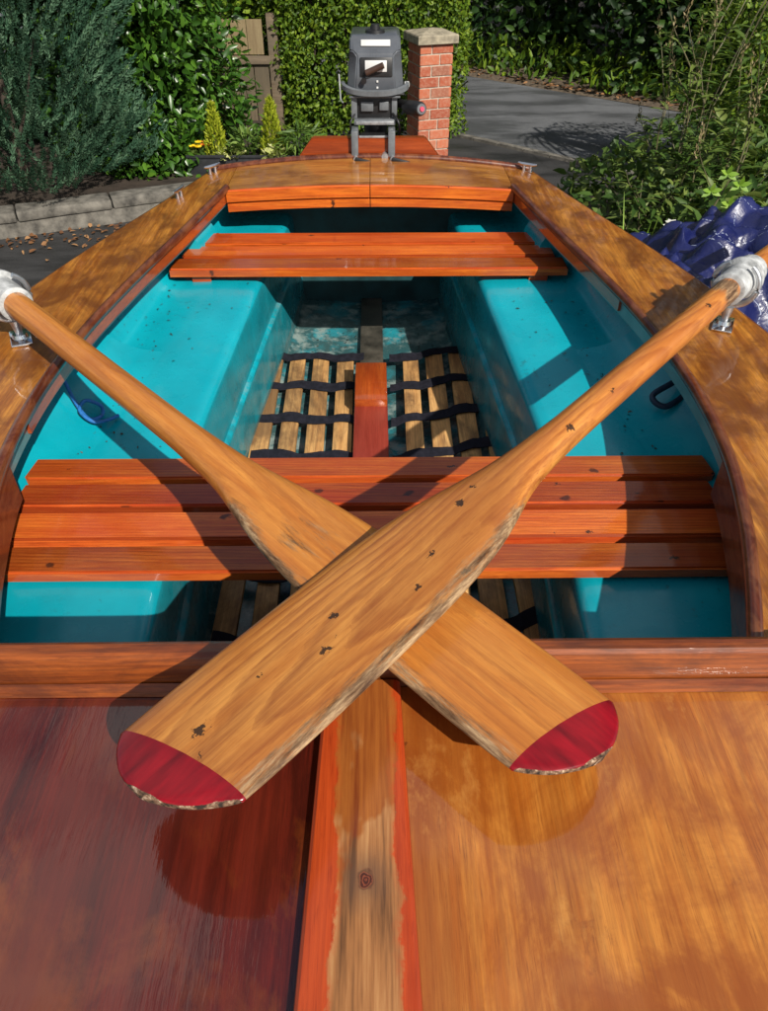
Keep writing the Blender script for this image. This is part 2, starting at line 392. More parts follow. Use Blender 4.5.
M['slat'] = wood('weathered_slat', (0.66, 0.40, 0.14), (0.50, 0.27, 0.085), (0.12, 0.060, 0.025), ring=16, ringamt=0.5, coat=0.1, rough=0.6, island=True,
                 blotch=(0.10, 0.058, 0.028), blotch_amt=0.75, blotch_scale=5, bls=(.50,.62))
M['webbing'] = plain('navy_webbing', (0.012, 0.012, 0.019), 0.95, var=0.4, vscale=60, bump=0.4, spec=0.2)
M['rope'] = plain('blue_rope', (0.015, 0.14, 0.42), 0.6, var=0.3, vscale=120)
M['dark_rope'] = plain('dark_strap', (0.012, 0.030, 0.060), 0.6, var=0.3, vscale=80)
M['hog'] = plain('grimy_keel_strip', (0.05, 0.045, 0.035), 0.55, var=0.7, vscale=14, bump=0.3)

# ------------------------------------------------------------- camera, light
cam = bpy.data.cameras.new('camera'); cam.sensor_fit = 'VERTICAL'; cam.sensor_height = 36.0
cam.lens = 750.0 / 1011.0 * 36.0; cam.clip_end = 2000; cam.clip_start = 0.02
co = bpy.data.objects.new('camera', cam); co.location = (0, 0, 1.70); co.rotation_euler = (R(50), 0, 0)
COL.objects.link(co); scene.camera = co

SUN = Vector((0.64, -1.08, 1.0)).normalized()
sl = bpy.data.lights.new('sun', 'SUN'); sl.energy = 4.9; sl.angle = R(0.55); sl.color = (1.0, 0.94, 0.84)
so = bpy.data.objects.new('sun', sl); so.rotation_euler = SUN.to_track_quat('Z', 'Y').to_euler(); so.location = (4, -4, 6)
COL.objects.link(so)
w = bpy.data.worlds.new('World'); scene.world = w; w.use_nodes = True
nt = w.node_tree; nt.nodes.clear()
wo = nt.nodes.new('ShaderNodeOutputWorld'); bg = nt.nodes.new('ShaderNodeBackground')
sky = nt.nodes.new('ShaderNodeTexSky'); sky.sky_type = 'NISHITA'; sky.sun_disc = False
sky.sun_elevation = math.asin(SUN.z); sky.sun_rotation = math.atan2(SUN.x, SUN.y)
tcd = nt.nodes.new('ShaderNodeTexCoord'); mp = nt.nodes.new('ShaderNodeMapping'); mp.inputs['Scale'].default_value = (1, 1, 1.6); mp.inputs['Location'].default_value = (1.9, 1.1, 0.6)
cn = nt.nodes.new('ShaderNodeTexNoise'); cn.inputs['Scale'].default_value = 2.8; cn.inputs['Detail'].default_value = 7; cn.inputs['Roughness'].default_value = 0.58
cr = nt.nodes.new('ShaderNodeValToRGB'); cr.color_ramp.elements[0].position = 0.47; cr.color_ramp.elements[1].position = 0.60
mx = nt.nodes.new('ShaderNodeMix'); mx.data_type = 'RGBA'; mx.inputs[7].default_value = (6.6, 6.5, 6.5, 1)
L = nt.links.new
L(tcd.outputs['Generated'], mp.inputs['Vector']); L(mp.outputs[0], cn.inputs['Vector']); L(cn.outputs['Fac'], cr.inputs['Fac'])
L(cr.outputs['Color'], mx.inputs[0]); L(sky.outputs[0], mx.inputs[6]); L(mx.outputs[2], bg.inputs['Color'])
bg.inputs['Strength'].default_value = 0.075
L(bg.outputs[0], wo.inputs['Surface'])
scene.view_settings.view_transform = 'Standard'; scene.view_settings.look = 'None'
scene.view_settings.exposure = 0.30; scene.view_settings.gamma = 1.0; scene.view_settings.use_curve_mapping = False
scene.cycles.use_denoising = True
scene.cycles.max_bounces = 8

# ===================================================================== BOAT
boat = thing('rowing_dinghy', 'varnished wooden dinghy with a turquoise interior and slatted seats, filling the driveway', 'boat', (-0.020, 0, 0), R(0.6))
hw_in = interp([(0.60, .530), (.67, .555), (.8, .602), (.95, .648), (1.15, .690), (1.4, .706), (1.7, .688), (2.0, .642), (2.3, .580), (2.72, .500)])
hw_out = interp([(-.40, .05), (-.30, .20), (-.1, .40), (.25, .64), (.6, .83), (.9, .93), (1.25, .99), (1.5, .985), (1.7, .955), (2.0, .890), (2.3, .805), (2.6, .710), (2.97, .600)])
wall = interp([(.45, .55), (.7, .66), (1.0, .755), (1.34, .795), (1.7, .725), (2.0, .680), (2.3, .638), (2.6, .590), (2.94, .53)])
bench_in = interp([(.45, .37), (.92, .395), (1.45, .413), (1.9, .380), (2.3, .345), (2.94, .30)])
def zb(y): return .655 + .055 * min(1, max(0, (y - 1.35) / 0.9))
def camber(y): return 0.045 * min(1, max(0, (y - 1.9) / 1.07)) ** 1.3
def deckz(x, y): return 0.85 + camber(y) * max(0, 1 - (x / max(hw_out(y), .05)) ** 2)

# outer skin
ys = [-.40 + i * (2.97 + .40) / 30 for i in range(31)]
rings = []
for y in ys:
    h = hw_out(y); k = max(0, (0.6 - y)) / 1.0
    zc = .28 + .25 * k; zk = .03 + .22 * k * k
    rt = [(h - .012, .833), (h - .03, .70), (h * .93 - .03 if h > .1 else h * .8, .48 + .1 * k), (h * .80, zc), (h * .45, zk + .07), (0.02, zk)]
    rings.append([(x, y, z) for x, z in rt] + [(-x, y, z) for x, z in rt[::-1]])
V, F = loft(rings, closed=False, cap0=True, cap1=False)
obj('hull', V, F, M['gel_clean'], boat, True)
# transom
rt = rings[-1]
V = [(x, 2.972, z) for x, _, z in rt] + [(x, 2.995, z) for x, _, z in rt]
n = len(rt)
top = [(.60 * (1 - 2 * i / 12), 2.972, deckz(.60 * (1 - 2 * i / 12), 2.97) - .014) for i in range(1, 12)]
P2 = [(x, z) for x, _, z in rt] + [(-.6 + 1.2 * i / 12, deckz(-.6 + 1.2 * i / 12, 2.97) - .016) for i in range(1, 12)]
V = [(x, 2.972, z) for x, z in P2] + [(x, 2.997, z) for x, z in P2]; n = len(P2)
F = [tuple(range(n)), tuple(range(2 * n - 1, n - 1, -1))] + [(i, (i + 1) % n, n + (i + 1) % n, n + i) for i in range(n)]
obj('transom', V, F, M['orange'], boat)

# interior shell: side benches and floor
def section(y):
    w_, b, z0 = wall(y), bench_in(y), zb(y); zf = .345 + .012 * max(0, y - 2.0)
    ho = hw_out(y)
    return [(ho - .045, .822), (w_ + .36 * (ho - .045 - w_), z0 + .092), (w_ + .012, z0 + .03), (w_ + .002, z0 + .010), (w_ - .018, z0), (w_ - .06, z0),
            ((w_ + b) / 2, z0 + .003), (b + .04, z0), (b + .018, z0 - .002), (b + .006, z0 - .010), (b, z0 - .024), (b - .003, z0 - .13), (b - .005, z0 - .15), (b - .016, z0 - .156), (b - .018, z0 - .165),
            (b - .022, zf + .03), (b - .026, zf + .010), (b - .040, zf), (b * .4, zf - .008), (0, zf - .014)]
rings = []
for i in range(61):
    y = .45 + i * (2.94 - .45) / 60
    s = section(y)
    rings.append([(x, y, z) for x, z in s] + [(-x, y, z) for x, z in s[-2::-1]])
V, F = loft(rings, closed=False, cap0=False, cap1=False)
auto_smooth(obj('interior_shell', V, F, M['gel'], boat, True), 50)
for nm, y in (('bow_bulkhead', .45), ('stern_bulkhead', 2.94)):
    box_obj(nm, (0, y, .57), (wall(y) * 2 + .08, .02, .50), M['gel_shade'], boat, bevel=0)

# knees: fairings between bench and topside, ending in a curved edge
for s in (1, -1):
    rr = []
    for i in range(13):
        y = 1.05 + i * (1.875 - 1.05) / 12
        w_, z0 = wall(y), zb(y); k = min(1.0, .35 + (y - 1.05) / .5)
        prof = [(s * (w_ + .13), y, z0 + .138)]
        for j in range(11):
            a = j / 10 * PI / 2
            prof.append((s * (w_ + .055 - .21 * k * (1 - math.cos(a)) * 1.0 - .004), y, z0 + .001 + .135 * (1 - math.sin(a)) ** 1.15))
        # profile from top on the hull to the bench, then the closing underside
        prof += [(s * (w_ + .13), y, z0 - .01)]
        rr.append(prof)
    V, F = loft(rr, closed=True)
    auto_smooth(obj('knee', V, F, M['gel'], boat, True), 45)

# side decks
for s in (1, -1):
    V = []; F = []; NX = 8; NY = 60
    top = []
    for j in range(NY + 1):
        y = .655 + j * (2.972 - .655) / NY
        xi = hw_in(y) if y < 2.715 else .502
        for i in range(NX + 1):
            x = xi + (hw_out(y) + .004 - xi) * i / NX
            V.append((s * x, y, deckz(x, y)))
    nn = len(V); V += [(x, y, z - .014) for x, y, z in V]
    W = NX + 1
    for j in range(NY):
        for i in range(NX):
            a = j * W + i; F += [(a, a + 1, a + 1 + W, a + W), (a + nn + W, a + W + 1 + nn, a + 1 + nn, a + nn)]
        F += [(j * W, (j + 1) * W, (j + 1) * W + nn, j * W + nn), (j * W + NX, j * W + NX + nn, (j + 1) * W + NX + nn, (j + 1) * W + NX)]
    obj('side_deck', V, F, M['deck_side'], boat, False)
    auto_smooth(boat.children[-1] if False else bpy.data.objects[COL.objects[-1].name], 40)
    # rub rail
    pts = [(s * (hw_out(y) + .006), y, deckz(hw_out(y), y) - .018) for y in [-.38 + i * (2.975 + .38) / 50 for i in range(51)]]
    tube_obj('rub_rail', pts, .017, M['bead'], boat, 8)
    # bead along the inner edge of the deck
    yy = [.668 + i * (2.71 - .668) / 60 for i in range(61)]
    bm = bmesh.new(); bm_tube(bm, [(s * (hw_in(y) - .003), y, deckz(hw_in(y), y) + .006) for y in yy], .0125, 10)
    auto_smooth(bm_obj('coaming_bead', bm, M['bead'], boat, True), 50)
    # carlin board below it
    def strip(name, y0, y1, ztop, zbot, inset, thick, mat):
        rr = []
        for i in range(41):
            y = y0 + (y1 - y0) * i / 40; x = hw_in(y) - inset; dz = deckz(x, y) - .85
            rr.append([(s * x, y, ztop + dz), (s * x, y, zbot + dz), (s * (x + thick), y, zbot + dz), (s * (x + thick), y, ztop + dz)])
        V, F = loft(rr); return obj(name, V, F, mat, boat)
    strip('carlin', .668, 2.70, .836, .800, -.004, .02, M['gel_grey'])
    strip('coaming_board', (1.86 if s > 0 else 1.30), 2.705, .843, .811, .004, .0075, M['orange_long'])
    strip('coaming_board', .67, 1.16, .843, .750, .004, .0075, M['bead'])

# stern deck in two halves with a seam
for x0, x1 in ((-.500, -.001), (.001, .500)):
    V = []; F = []; NX, NY = 14, 6; W = NX + 1
    for j in range(NY + 1):
        y = 2.70 + .272 * j / NY
        for i in range(NX + 1):
            x = x0 + (x1 - x0) * i / NX
            V.append((x, y, deckz(x, y)))
    nn = len(V); V += [(x, y, z - .014) for x, y, z in V]
    for j in range(NY):
        for i in range(NX):
            a = j * W + i; F += [(a, a + 1, a + 1 + W, a + W), (a + nn + W, a + W + 1 + nn, a + 1 + nn, a + nn)]
    for i in range(NX): F += [(i + 1, i, i + nn, i + 1 + nn)]
    for j in range(NY): F += [(j * W, (j + 1) * W, (j + 1) * W + nn, j * W + nn), (j * W + NX, j * W + NX + nn, (j + 1) * W + NX + nn, (j + 1) * W + NX)]
    auto_smooth(obj('stern_deck', V, F, M['deck_stern'], boat), 40)
# beam facing the cockpit: two boards, one above the other, each in two lengths
for zt, h, yo in ((.004, .040, 0.0), (-.041, .030, .008)):
    for x0, x1 in ((-.499, -.0015), (.0015, .499)):
        rr = []
        for i in range(11):
            x = x0 + (x1 - x0) * i / 10; z = deckz(x, 2.70) + zt
            y0 = 2.686 + yo
            rr.append([(x, y0, z - .004), (x, y0 + .004, z), (x, y0 + .012, z), (x, y0 + .012, z - h), (x, y0, z - h)])
        V, F = loft(rr); auto_smooth(obj('stern_beam', V, F, M['orange'], boat), 30)
tube_obj('stern_trim', [(x, 2.985, deckz(x, 2.97) + .002) for x in [-.6 + 1.2 * i / 24 for i in range(25)]], .013, M['bead'], boat, 8)
# raised transom pad the motor clamps on to
z0 = .872
pp = [(-.285, z0), (-.215, .958), (.205, .958), (.275, z0)]
bm = bmesh.new()
f = bm.faces.new([bm.verts.new((x, 2.998, z)) for x, z in pp])
ex = bmesh.ops.extrude_face_region(bm, geom=[f])
bmesh.ops.translate(bm, vec=(0, .038, 0), verts=[v for v in ex['geom'] if isinstance(v, bmesh.types.BMVert)])
bmesh.ops.recalc_face_normals(bm, faces=bm.faces[:])
bmesh.ops.bevel(bm, geom=bm.edges[:], offset=.004, segments=2, affect='EDGES')
auto_smooth(bm_obj('transom_pad', bm, M['pad'], boat, True), 40)

# foredeck panels, king plank, coaming
FY1 = .628
def fore_panel(s, mat, label):
    V = []; F = []; NX, NY = 14, 30; W = NX + 1
    for j in range(NY + 1):
        y = -.395 + (FY1 + .395) * j / NY
        for i in range(NX + 1):
            x = .045 + (max(hw_out(y) + .004, .05) - .045) * i / NX
            V.append((s * x, y, .848))
    nn = len(V); V += [(x, y, z - .012) for x, y, z in V]
    for j in range(NY):
        for i in range(NX):
            a = j * W + i; F += [(a, a + 1, a + 1 + W, a + W), (a + nn + W, a + W + 1 + nn, a + 1 + nn, a + nn)]
        F += [(j * W, (j + 1) * W, (j + 1) * W + nn, j * W + nn), (j * W + NX, j * W + NX + nn, (j + 1) * W + NX + nn, (j + 1) * W + NX)]
    obj('foredeck', V, F, mat, boat, label=label)
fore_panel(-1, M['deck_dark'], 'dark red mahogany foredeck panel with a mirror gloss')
fore_panel(1, M['deck_light'], 'pale honey coloured foredeck panel')
rr = []
for i in range(31):
    y = -.40 + (FY1 - .002 + .40) * i / 30
    hw = .0605 - .011 * (y - .24) / .36 if y > .0 else .066
    r = .010
    pr = [(-hw, .8495), (-hw, .858)] + [(-hw + r - r * math.cos(a), .858 + .009 * math.sin(a)) for a in (R(30), R(60), R(90))]
    pr = [(x - .005, z) for x, z in pr] + [(-x, z) for x, z in pr[::-1]]
    rr.append([(x, y, z) for x, z in pr])
V, F = loft(rr); auto_smooth(obj('king_plank', V, F, M['king'], boat), 25)
rr = []
for i in range(41):
    x = -.90 + 1.80 * i / 40
    # rounded board standing on the deck edge
    pr = [(FY1, .8495), (FY1 + .002, .872), (FY1 + .006, .894), (FY1 + .010, .902), (FY1 + .016, .906), (FY1 + .030, .907), (FY1 + .036, .904), (FY1 + .039, .898), (FY1 + .039, .79), (FY1 + .020, .79), (FY1 + .020, .83), (FY1 + .020, .8495)]
    rr.append([(x, y, z) for y, z in pr])
# trim the ends to the hull
rr = [r for r in rr if abs(r[0][0]) < hw_out(.65) - .01]
V, F = loft(rr); auto_smooth(obj('coaming', V, F, M['coaming'], boat), 28)
# cove strip in front of the coaming
rr = []
for i in range(41):
    x = -.82 + 1.64 * i / 40
    if abs(x) < .055: pass
    rr.append([(x, FY1 - .014, .8492), (x, FY1 - .011, .857), (x, FY1 - .001, .8615), (x, FY1 - .001, .8492)])
for a in (slice(0, 19), slice(22, 41)):
    V, F = loft(rr[a]); obj('coaming_fillet', V, F, M['coaming'], boat)

# thwarts
def thwart(name, planks, z, th, mat, cleats, notch):
    """planks: (y0, y1, half length left, right)"""
    bm = bmesh.new()
    for i, (y0, y1, xl, xr) in enumerate(planks):
        n0 = len(bm.verts)
        nx = 24
        c0, c1 = notch
        pts = []
        e = .008
        poly = [(-xl + (e if c0[i] else 0), y0), (xr - (e if c1[i] else 0), y0), (xr, y0 + (.008 if c1[i] else .0) + .001), (xr - (e * .8 if c1[i] else 0), y1), (-xl + (e * .8 if c0[i] else 0), y1), (-xl, y0 + (.010 if c0[i] else 0) + .001)]
        f = bm.faces.new([bm.verts.new((x, y, z - th)) for x, y in poly])
        ex = bmesh.ops.extrude_face_region(bm, geom=[f])
        vv = [v for v in ex['geom'] if isinstance(v, bmesh.types.BMVert)]
        bmesh.ops.translate(bm, vec=(0, 0, th), verts=vv)
        es = [e_ for v in vv for e_ in v.link_edges if all(abs(q.co.z - z) < 1e-5 for q in e_.verts)]
        bmesh.ops.bevel(bm, geom=list(set(es)), offset=.0045, segments=2, affect='EDGES')
    o = auto_smooth(bm_obj(name, bm, mat, boat, True), 30)
    for c, sz in cleats:
        box_obj('cleat_block', c, sz, mat, o, bevel=.002)
    return o
th1 = thwart('thwart', [(1.012, 1.087, .728, .712), (1.106, 1.190, .746, .742), (1.209, 1.285, .752, .748), (1.303, 1.378, .758, .768)], .690, .024, M['thwart'],
       [((-.60, 1.06, .663), (.10, .07, .006)), ((.60, 1.06, .663), (.10, .07, .006)), ((0, 1.20, .651), (.07, .33, .028)), ((-.62, 1.30, .663), (.06, .12, .006)), ((.62, 1.30, .663), (.06, .12, .006))],
       ([0, 1, 1, 1], [0, 1, 1, 1]))
th1['label'] = 'front slatted seat of four boards'
th2 = thwart('thwart', [(2.275, 2.362, .628, .622), (2.381, 2.466, .612, .600), (2.486, 2.585, .586, .580)], .760, .026, M['orange'],
       [((-.535, 2.33, .721), (.06, .08, .022)), ((.535, 2.33, .721), (.06, .08, .022)), ((-.5, 2.53, .721), (.06, .08, .022)), ((.5, 2.53, .721), (.06, .08, .022))],
       ([0, 1, 0], [0, 0, 1]))
th2['label'] = 'rear slatted seat of three bright orange boards'
# end brackets of rear thwart against the hull
for s in (1, -1):
    rr = []
    for i in range(9):
        y = 2.44 + .16 * i / 8; x = wall(y) - .0; zt = .822
        rr.append([(s * (x + .02), y, zt), (s * (x - .03), y, zt - .01), (s * (x - .055), y, zb(y) + .06), (s * (x - .060), y, zb(y) + .002), (s * (x + .01), y, zb(y) + .002)])
    V, F = loft(rr); auto_smooth(obj('knee', V, F, M['gel'], boat, True), 50)

# centre plank on the keel and its block, hog strip
box_obj('centre_plank', (.0, 1.62, .398), (.105, .90, .030), M['pink_board'], boat, bevel=.003, label='dull red centre plank')
box_obj('plank_block', (.0, 2.13, .418), (.103, .215, .055), M['orange_long'], boat, rot=Matrix.Rotation(R(3), 3, 'X'), bevel=.003)
box_obj('keel_strip', (0, 2.55, .350), (.085, .78, .024), M['hog'], boat, bevel=.004)

# deck cleats, rowlock plates
def deck_cleat(x, y, rot):
    z = deckz(abs(x), y); bm = bmesh.new()
    Mx = Matrix.Translation((x, y, z)) @ Matrix.Rotation(rot, 4, 'Z') @ Matrix.Scale(.72, 4)
    def T(p): return Mx @ Vector(p)
    bm_tube(bm, [T((-.018, 0, .001)), T((-.018, 0, .034))], [.0075, .0055], 8)
    bm_tube(bm, [T((.018, 0, .001)), T((.018, 0, .034))], [.0075, .0055], 8)
    bm_tube(bm, [T((-.052, 0, .040)), T((-.03, 0, .036)), T((.03, 0, .036)), T((.052, 0, .040))], [.0035, .0065, .0065, .0035], 8)
    auto_smooth(bm_obj('deck_cleat', bm, M['chrome'], boat, True), 50)
deck_cleat(-.585, 2.935, R(50)); deck_cleat(-.655, 2.665, R(75)); deck_cleat(.585, 2.945, R(-30))

# ================================================================= ROWLOCKS
OA = (Vector((.836, 1.704, .960)), Vector((-.2490, .3995, .972)))      # upper oar: rowlock, tip
OB = (Vector((-.869, 1.632, .958)), Vector((.2455, .4705, .923)))      # lower oar
def rowlock(P, tip, label):
    d = (tip - P).normalized(); side = d.cross(Vector((0, 0, 1))).normalized(); up = side.cross(d).normalized()
    base = Vector((P.x, P.y, .850))
    rl = thing('rowlock', label, 'rowlock', base, 0, 'metal rowlocks on the side decks')
    bm = bmesh.new()
    c = P - base
    arc = []
    for i in range(27):
        a = R(-90 - 150 + 300 * i / 26)
        arc.append(c + (side * math.cos(a) + up * math.sin(a)) * .052)
    rad = [.0085 - .003 * abs(i - 13) / 13 for i in range(27)]
    bm_tube(bm, arc, rad, 10)
    auto_smooth(bm_obj('horn', bm, M['galv'], rl, True), 50)
    tube_obj('pin', [(0, 0, -.05), (0, 0, .020), c - up * .058, c - up * .050], [.0085, .0085, .014, .012], M['galv'], rl, 12)
    bm = bmesh.new()
    bm_box(bm, (0, 0, .004), (.048, .085, .007), Matrix.Rotation(R(-25 if P.x > 0 else 25), 3, 'Z'), .003)
    bm_tube(bm, [(0, 0, .006), (0, 0, .016)], [.019, .016], 16)
    auto_smooth(bm_obj('socket_plate', bm, M['chrome'], rl, True), 40)
rowlock(*OA, 'grey metal rowlock on the side deck beside the blue tarpaulin')
rowlock(*OB, 'grey metal rowlock on the side deck beside the dark leafy driveway')

# ===================================================================== OARS
hwO = interp([(.05, .0860), (.10, .0885), (.22, .0905), (.36, .0905), (.46, .0870), (.55, .0765), (.63, .0600), (.71, .0430), (.80, .0345), (.9, .0305), (1.2, .0295), (1.75, .0275), (2.05, .020), (2.35, .018)])
htO = interp([(0, .0062), (.05, .0078), (.3, .0105), (.5, .015), (.62, .022), (.76, .0300), (.9, .0300), (1.2, .0295), (1.75, .0275), (2.05, .020), (2.35, .018)])
def oar_ring(s, NS=36):
    if s < .0455:
        w_ = max(.010, min(.0860, math.sqrt(max(0, 2 * .1047 * s - s * s)) * .99))
    else: w_ = hwO(s)
    if s < .76: w_ *= 1 - (1 - BW) * min(1, (.80 - s) / .2)
    h = htO(s)
    k = min(1, max(0, (s - .48) / .33)); k = k * k * (3 - 2 * k)
    p = .42 + .58 * k; q = .75 + .25 * k
    out = []
    for i in range(NS):
        a = 2 * PI * i / NS; ca, sa = math.cos(a), math.sin(a)
        out.append((s, w_ * math.copysign(abs(ca) ** (p + .15 * (1 - k)), ca), h * math.copysign(abs(sa) ** q, sa)))
    return out, w_
def make_oar(P, tip, mat, dirty, label, roll=0.0, seed=0):
    d = (P - tip).normalized()
    y = Vector((0, 0, 1)).cross(d).normalized(); z = d.cross(y).normalized()
    root = thing('oar', label, 'oar', (0, 0, 0), 0, 'crossed wooden oars')
    m = Matrix((d, y, z)).transposed()
    root.rotation_euler = (m @ Matrix.Rotation(roll, 3, 'X')).to_euler(); root.location = tip
    def part(name, ss, mat, cap0, cap1, tipw=False):
        rr = []; wear = []
        for s in ss:
            r_, w_ = oar_ring(s)
            jit = []
            for (a, b, c) in r_:
                v = b / max(w_, .001)
                if tipw:
                    n_ = mnoise.noise(Vector((b * 60 + seed, s * 60, 3.1)))
                    e = max(0, 1 - s / .012) * 0.5
                    edge_d = min(s if abs(b) < .03 else 9, .0735 * math.sqrt(1 - (1 - min(s, .05) / .05) ** 2) * 0 + 9)
                    vv = abs(v)
                    wear.append(max(.0, (vv - .86) / .14) * (1.0 if s < .046 else .5) * (1.15 if dirty * v > 0 else .8) if s > .004 else 1.2)
                    if s < .03: a = a + .0010 * n_ ; c = c * (1 + .08 * n_)
                else:
                    g = dirty * v
                    wr = max(0, (g - .46) / .54) * .74
                    if s > .62: wr *= max(0, 1 - (s - .62) / .1)
                    # worn patch where the varnish is gone near the throat of the under oar and by the rowlock
                    wr = max(wr, .50 * math.exp(-((s - OARWORN) / .10) ** 2) * (.5 + .5 * math.cos(2.2 * (v - .2))) )
                    wr = max(wr, .85 * math.exp(-((s - 1.60) / .06) ** 2))
                    if abs(v) > .975 and s < .55: wr = max(wr, .55)
                    wear.append(wr)
                sk = max(0, 1 - s / .30) ** 1.5
                bul = .008 * max(0, 1 - (b / max(w_, .02)) ** 2) * (s / .050 if s < .050 else max(0, 1 - (s - .050) / .1)) if s > .02 else 0
                jit.append((a + bul + dirty * b * SKEW * -1 * sk, b, c))
            rr.append(jit)
        V, F = loft(rr, True, cap0, cap1)
        o = obj(name, V, F, mat, root, True, {'wear': wear})
        return auto_smooth(o, 55)
    ln = (P - tip).length
    part('painted_tip', [0, .0007, .002, .0045, .008, .0125, .018, .024, .030, .035, .041, .046, .050], M['red_tip'], True, False, True)
    part('blade', [.050 + (.70 - .050) * i / 40 for i in range(41)], mat, False, False)
    part('loom', [.70 + (2.05 - .70) * i / 50 for i in range(51)], mat, False, False)
    part('handle', [2.05 + .30 * i / 6 for i in range(7)], mat, False, True)
    c = ln
    bm = bmesh.new()
    bm_tube(bm, [(c - .055, 0, 0), (c - .052, 0, 0), (c + .10, 0, 0), (c + .103, 0, 0)], [.030, .0385, .0385, .030], 28, True)
    auto_smooth(bm_obj('collar', bm, M['white_plastic'], root, True), 40)
    bm = bmesh.new()
    bm_tube(bm, [(c + .030, 0, 0), (c + .034, 0, 0), (c + .044, 0, 0), (c + .048, 0, 0)], [.042, .050, .050, .042], 28, True)
    auto_smooth(bm_obj('button_flange', bm, M['white_plastic'], root, True), 40)
    return root
OARWORN = -3; BW = 1.08; SKEW = -.17
make_oar(OA[0], OA[1], M['oar'], -1, 'uppermost oar, lying across the other, red tip over the dark deck panel', roll=-R(10), seed=1)
OARWORN = .50; BW = 1.02; SKEW = -.17
make_oar(OB[0], OB[1], M['oar_under'], 1, 'lower wooden oar pinned beneath the other, red tip over the pale deck panel', roll=R(7), seed=5)

# ============================================================ FLOOR GRATING
def grating(s, label, nslat=4):
    x0 = .085 if s > 0 else -.375
    g = thing('floor_grating', label, 'floor grating', (-.020, 1.75, .36), R(.6), 'slatted floor gratings')
    ends = []
    for k in range(nslat):
        x = .105 + .083 * k + (.01 if s > 0 else 0)
        y1 = 2.42 - .02 * k + (.045 * k if s > 0 else .01 * k) + random.uniform(-.01, .01)
        y0 = .98
        z = .372 + .006 * (k == 3)
        a = random.uniform(-.006, .006)
        bm = bmesh.new()
        bm_box(bm, (s * x, (y0 + y1) / 2 - 1.75, z - .36), (.058 + random.uniform(-.004, .004), y1 - y0, .016), Matrix.Rotation(a + s * -.012, 3, 'Z'), .0025)
        auto_smooth(bm_obj('slat', bm, M['slat'], g, True), 40)
    for j, y in enumerate((1.08, 1.30, 1.55, 1.79, 1.99, 2.19, 2.39)):
        pts = []; rr = []
        for i in range(25):
            x = .045 + (.375 - .045) * i / 24
            yy = y + (.09 * (x - .1) / .3 if s > 0 else .015 * (x - .1) / .3) + .008 * math.sin(x * 37 + j)
            wv = .002 + .004 * abs(math.sin((x - .064) / .083 * PI))
            zz = .3865 + (.0015 if abs(((x - .105 + .0415) % .083) - .0415) < .026 else -.0015)
            w2 = .022 + .003 * math.sin(x * 23 + j * 2)
            X = s * x
            rr.append([(X, yy - w2 - 1.75, zz - .36), (X, yy + w2 - 1.75, zz - .36 + wv * .3), (X, yy + w2 - 1.75, zz - .36 - .003), (X, yy - w2 - 1.75, zz - .36 - .003)])
        V, F = loft(rr); obj('strap', V, F, M['webbing'], g, False)
grating(-1, 'slatted floor grating with navy straps on the side of the blue rope', 4)
grating(1, 'slatted floor grating with navy straps, its straps slanting away from the centre plank', 4)

# bits of leaf and grit lying on the benches and the floor
P = []
for s_ in (-1, 1):
    for k in range(75):
        y = random.uniform(1.42, 2.72); q = random.random() ** 4
        if y < 1.9: q = .25 + .7 * q
        x = wall(y) - .03 - q * (wall(y) - bench_in(y) - .06)
        P.append((s_ * x - .02 - y * .0105, y, zb(y) + .0045))
for k in range(130):
    P.append((random.uniform(-.34, .30), random.uniform(2.42, 2.9), .349))
n = len(P); D = RNG.normal(size=(n, 3)); D[:, 2] *= .12; N = RNG.normal(size=(n, 3)) * .25; N[:, 2] += 1
DEBRIS = (P, D, N, n)
# ropes
def curve_pts(ctrl, n=60):
    ctrl = [Vector(p) for p in ctrl]; out = []
    for i in range(len(ctrl) - 1):
        p0, p1, p2, p3 = ctrl[max(i - 1, 0)], ctrl[i], ctrl[i + 1], ctrl[min(i + 2, len(ctrl) - 1)]
        for k in range(n // (len(ctrl) - 1)):
            t = k / (n // (len(ctrl) - 1))
            out.append(.5 * ((2 * p1) + (-p0 + p2) * t + (2 * p0 - 5 * p1 + 4 * p2 - p3) * t * t + (-p0 + 3 * p1 - 3 * p2 + p3) * t ** 3))
    out.append(ctrl[-1]); return out
def knee_z(x, y):
    q = (wall(y) + .051 - abs(x)) / (.21 * min(1.0, .35 + (y - 1.05) / .5))
    return zb(y) + .004 + (.135 * (1 - math.sin(math.acos(max(-1, 1 - max(0, q))))) ** 1.15 if q < 1 else 0) + .006
zr = 0
bm = bmesh.new()
rp_ = curve_pts([(-.800, 1.62, .06), (-.775, 1.59, .01), (-.745, 1.555, 0), (-.715, 1.53, 0), (-.690, 1.545, .004), (-.700, 1.580, .002), (-.730, 1.575, .010), (-.735, 1.535, .012), (-.700, 1.515, .008), (-.672, 1.535, .004), (-.655, 1.56, 0)], 100)
bm_tube(bm, [(p.x, p.y, knee_z(p.x, p.y) + p.z) for p in rp_], .0045, 8)
tag(auto_smooth(bm_obj('rope', bm, M['rope'], None, True), 60), 'short knotted bright blue rope lying on the turquoise bench', 'rope')
bm = bmesh.new()
zr = zb(1.55) + .02
bm_tube(bm, curve_pts([(.80, 1.66, .80), (.725, 1.62, zr + .06), (.66, 1.585, zr + .035), (.69, 1.56, zr + .02), (.76, 1.60, zr + .05), (.80, 1.63, .79)], 80), .0075, 8)
tag(auto_smooth(bm_obj('rope', bm, M['dark_rope'], None, True), 60), 'dark rope loop in the shade beneath the upper oar shaft', 'rope')

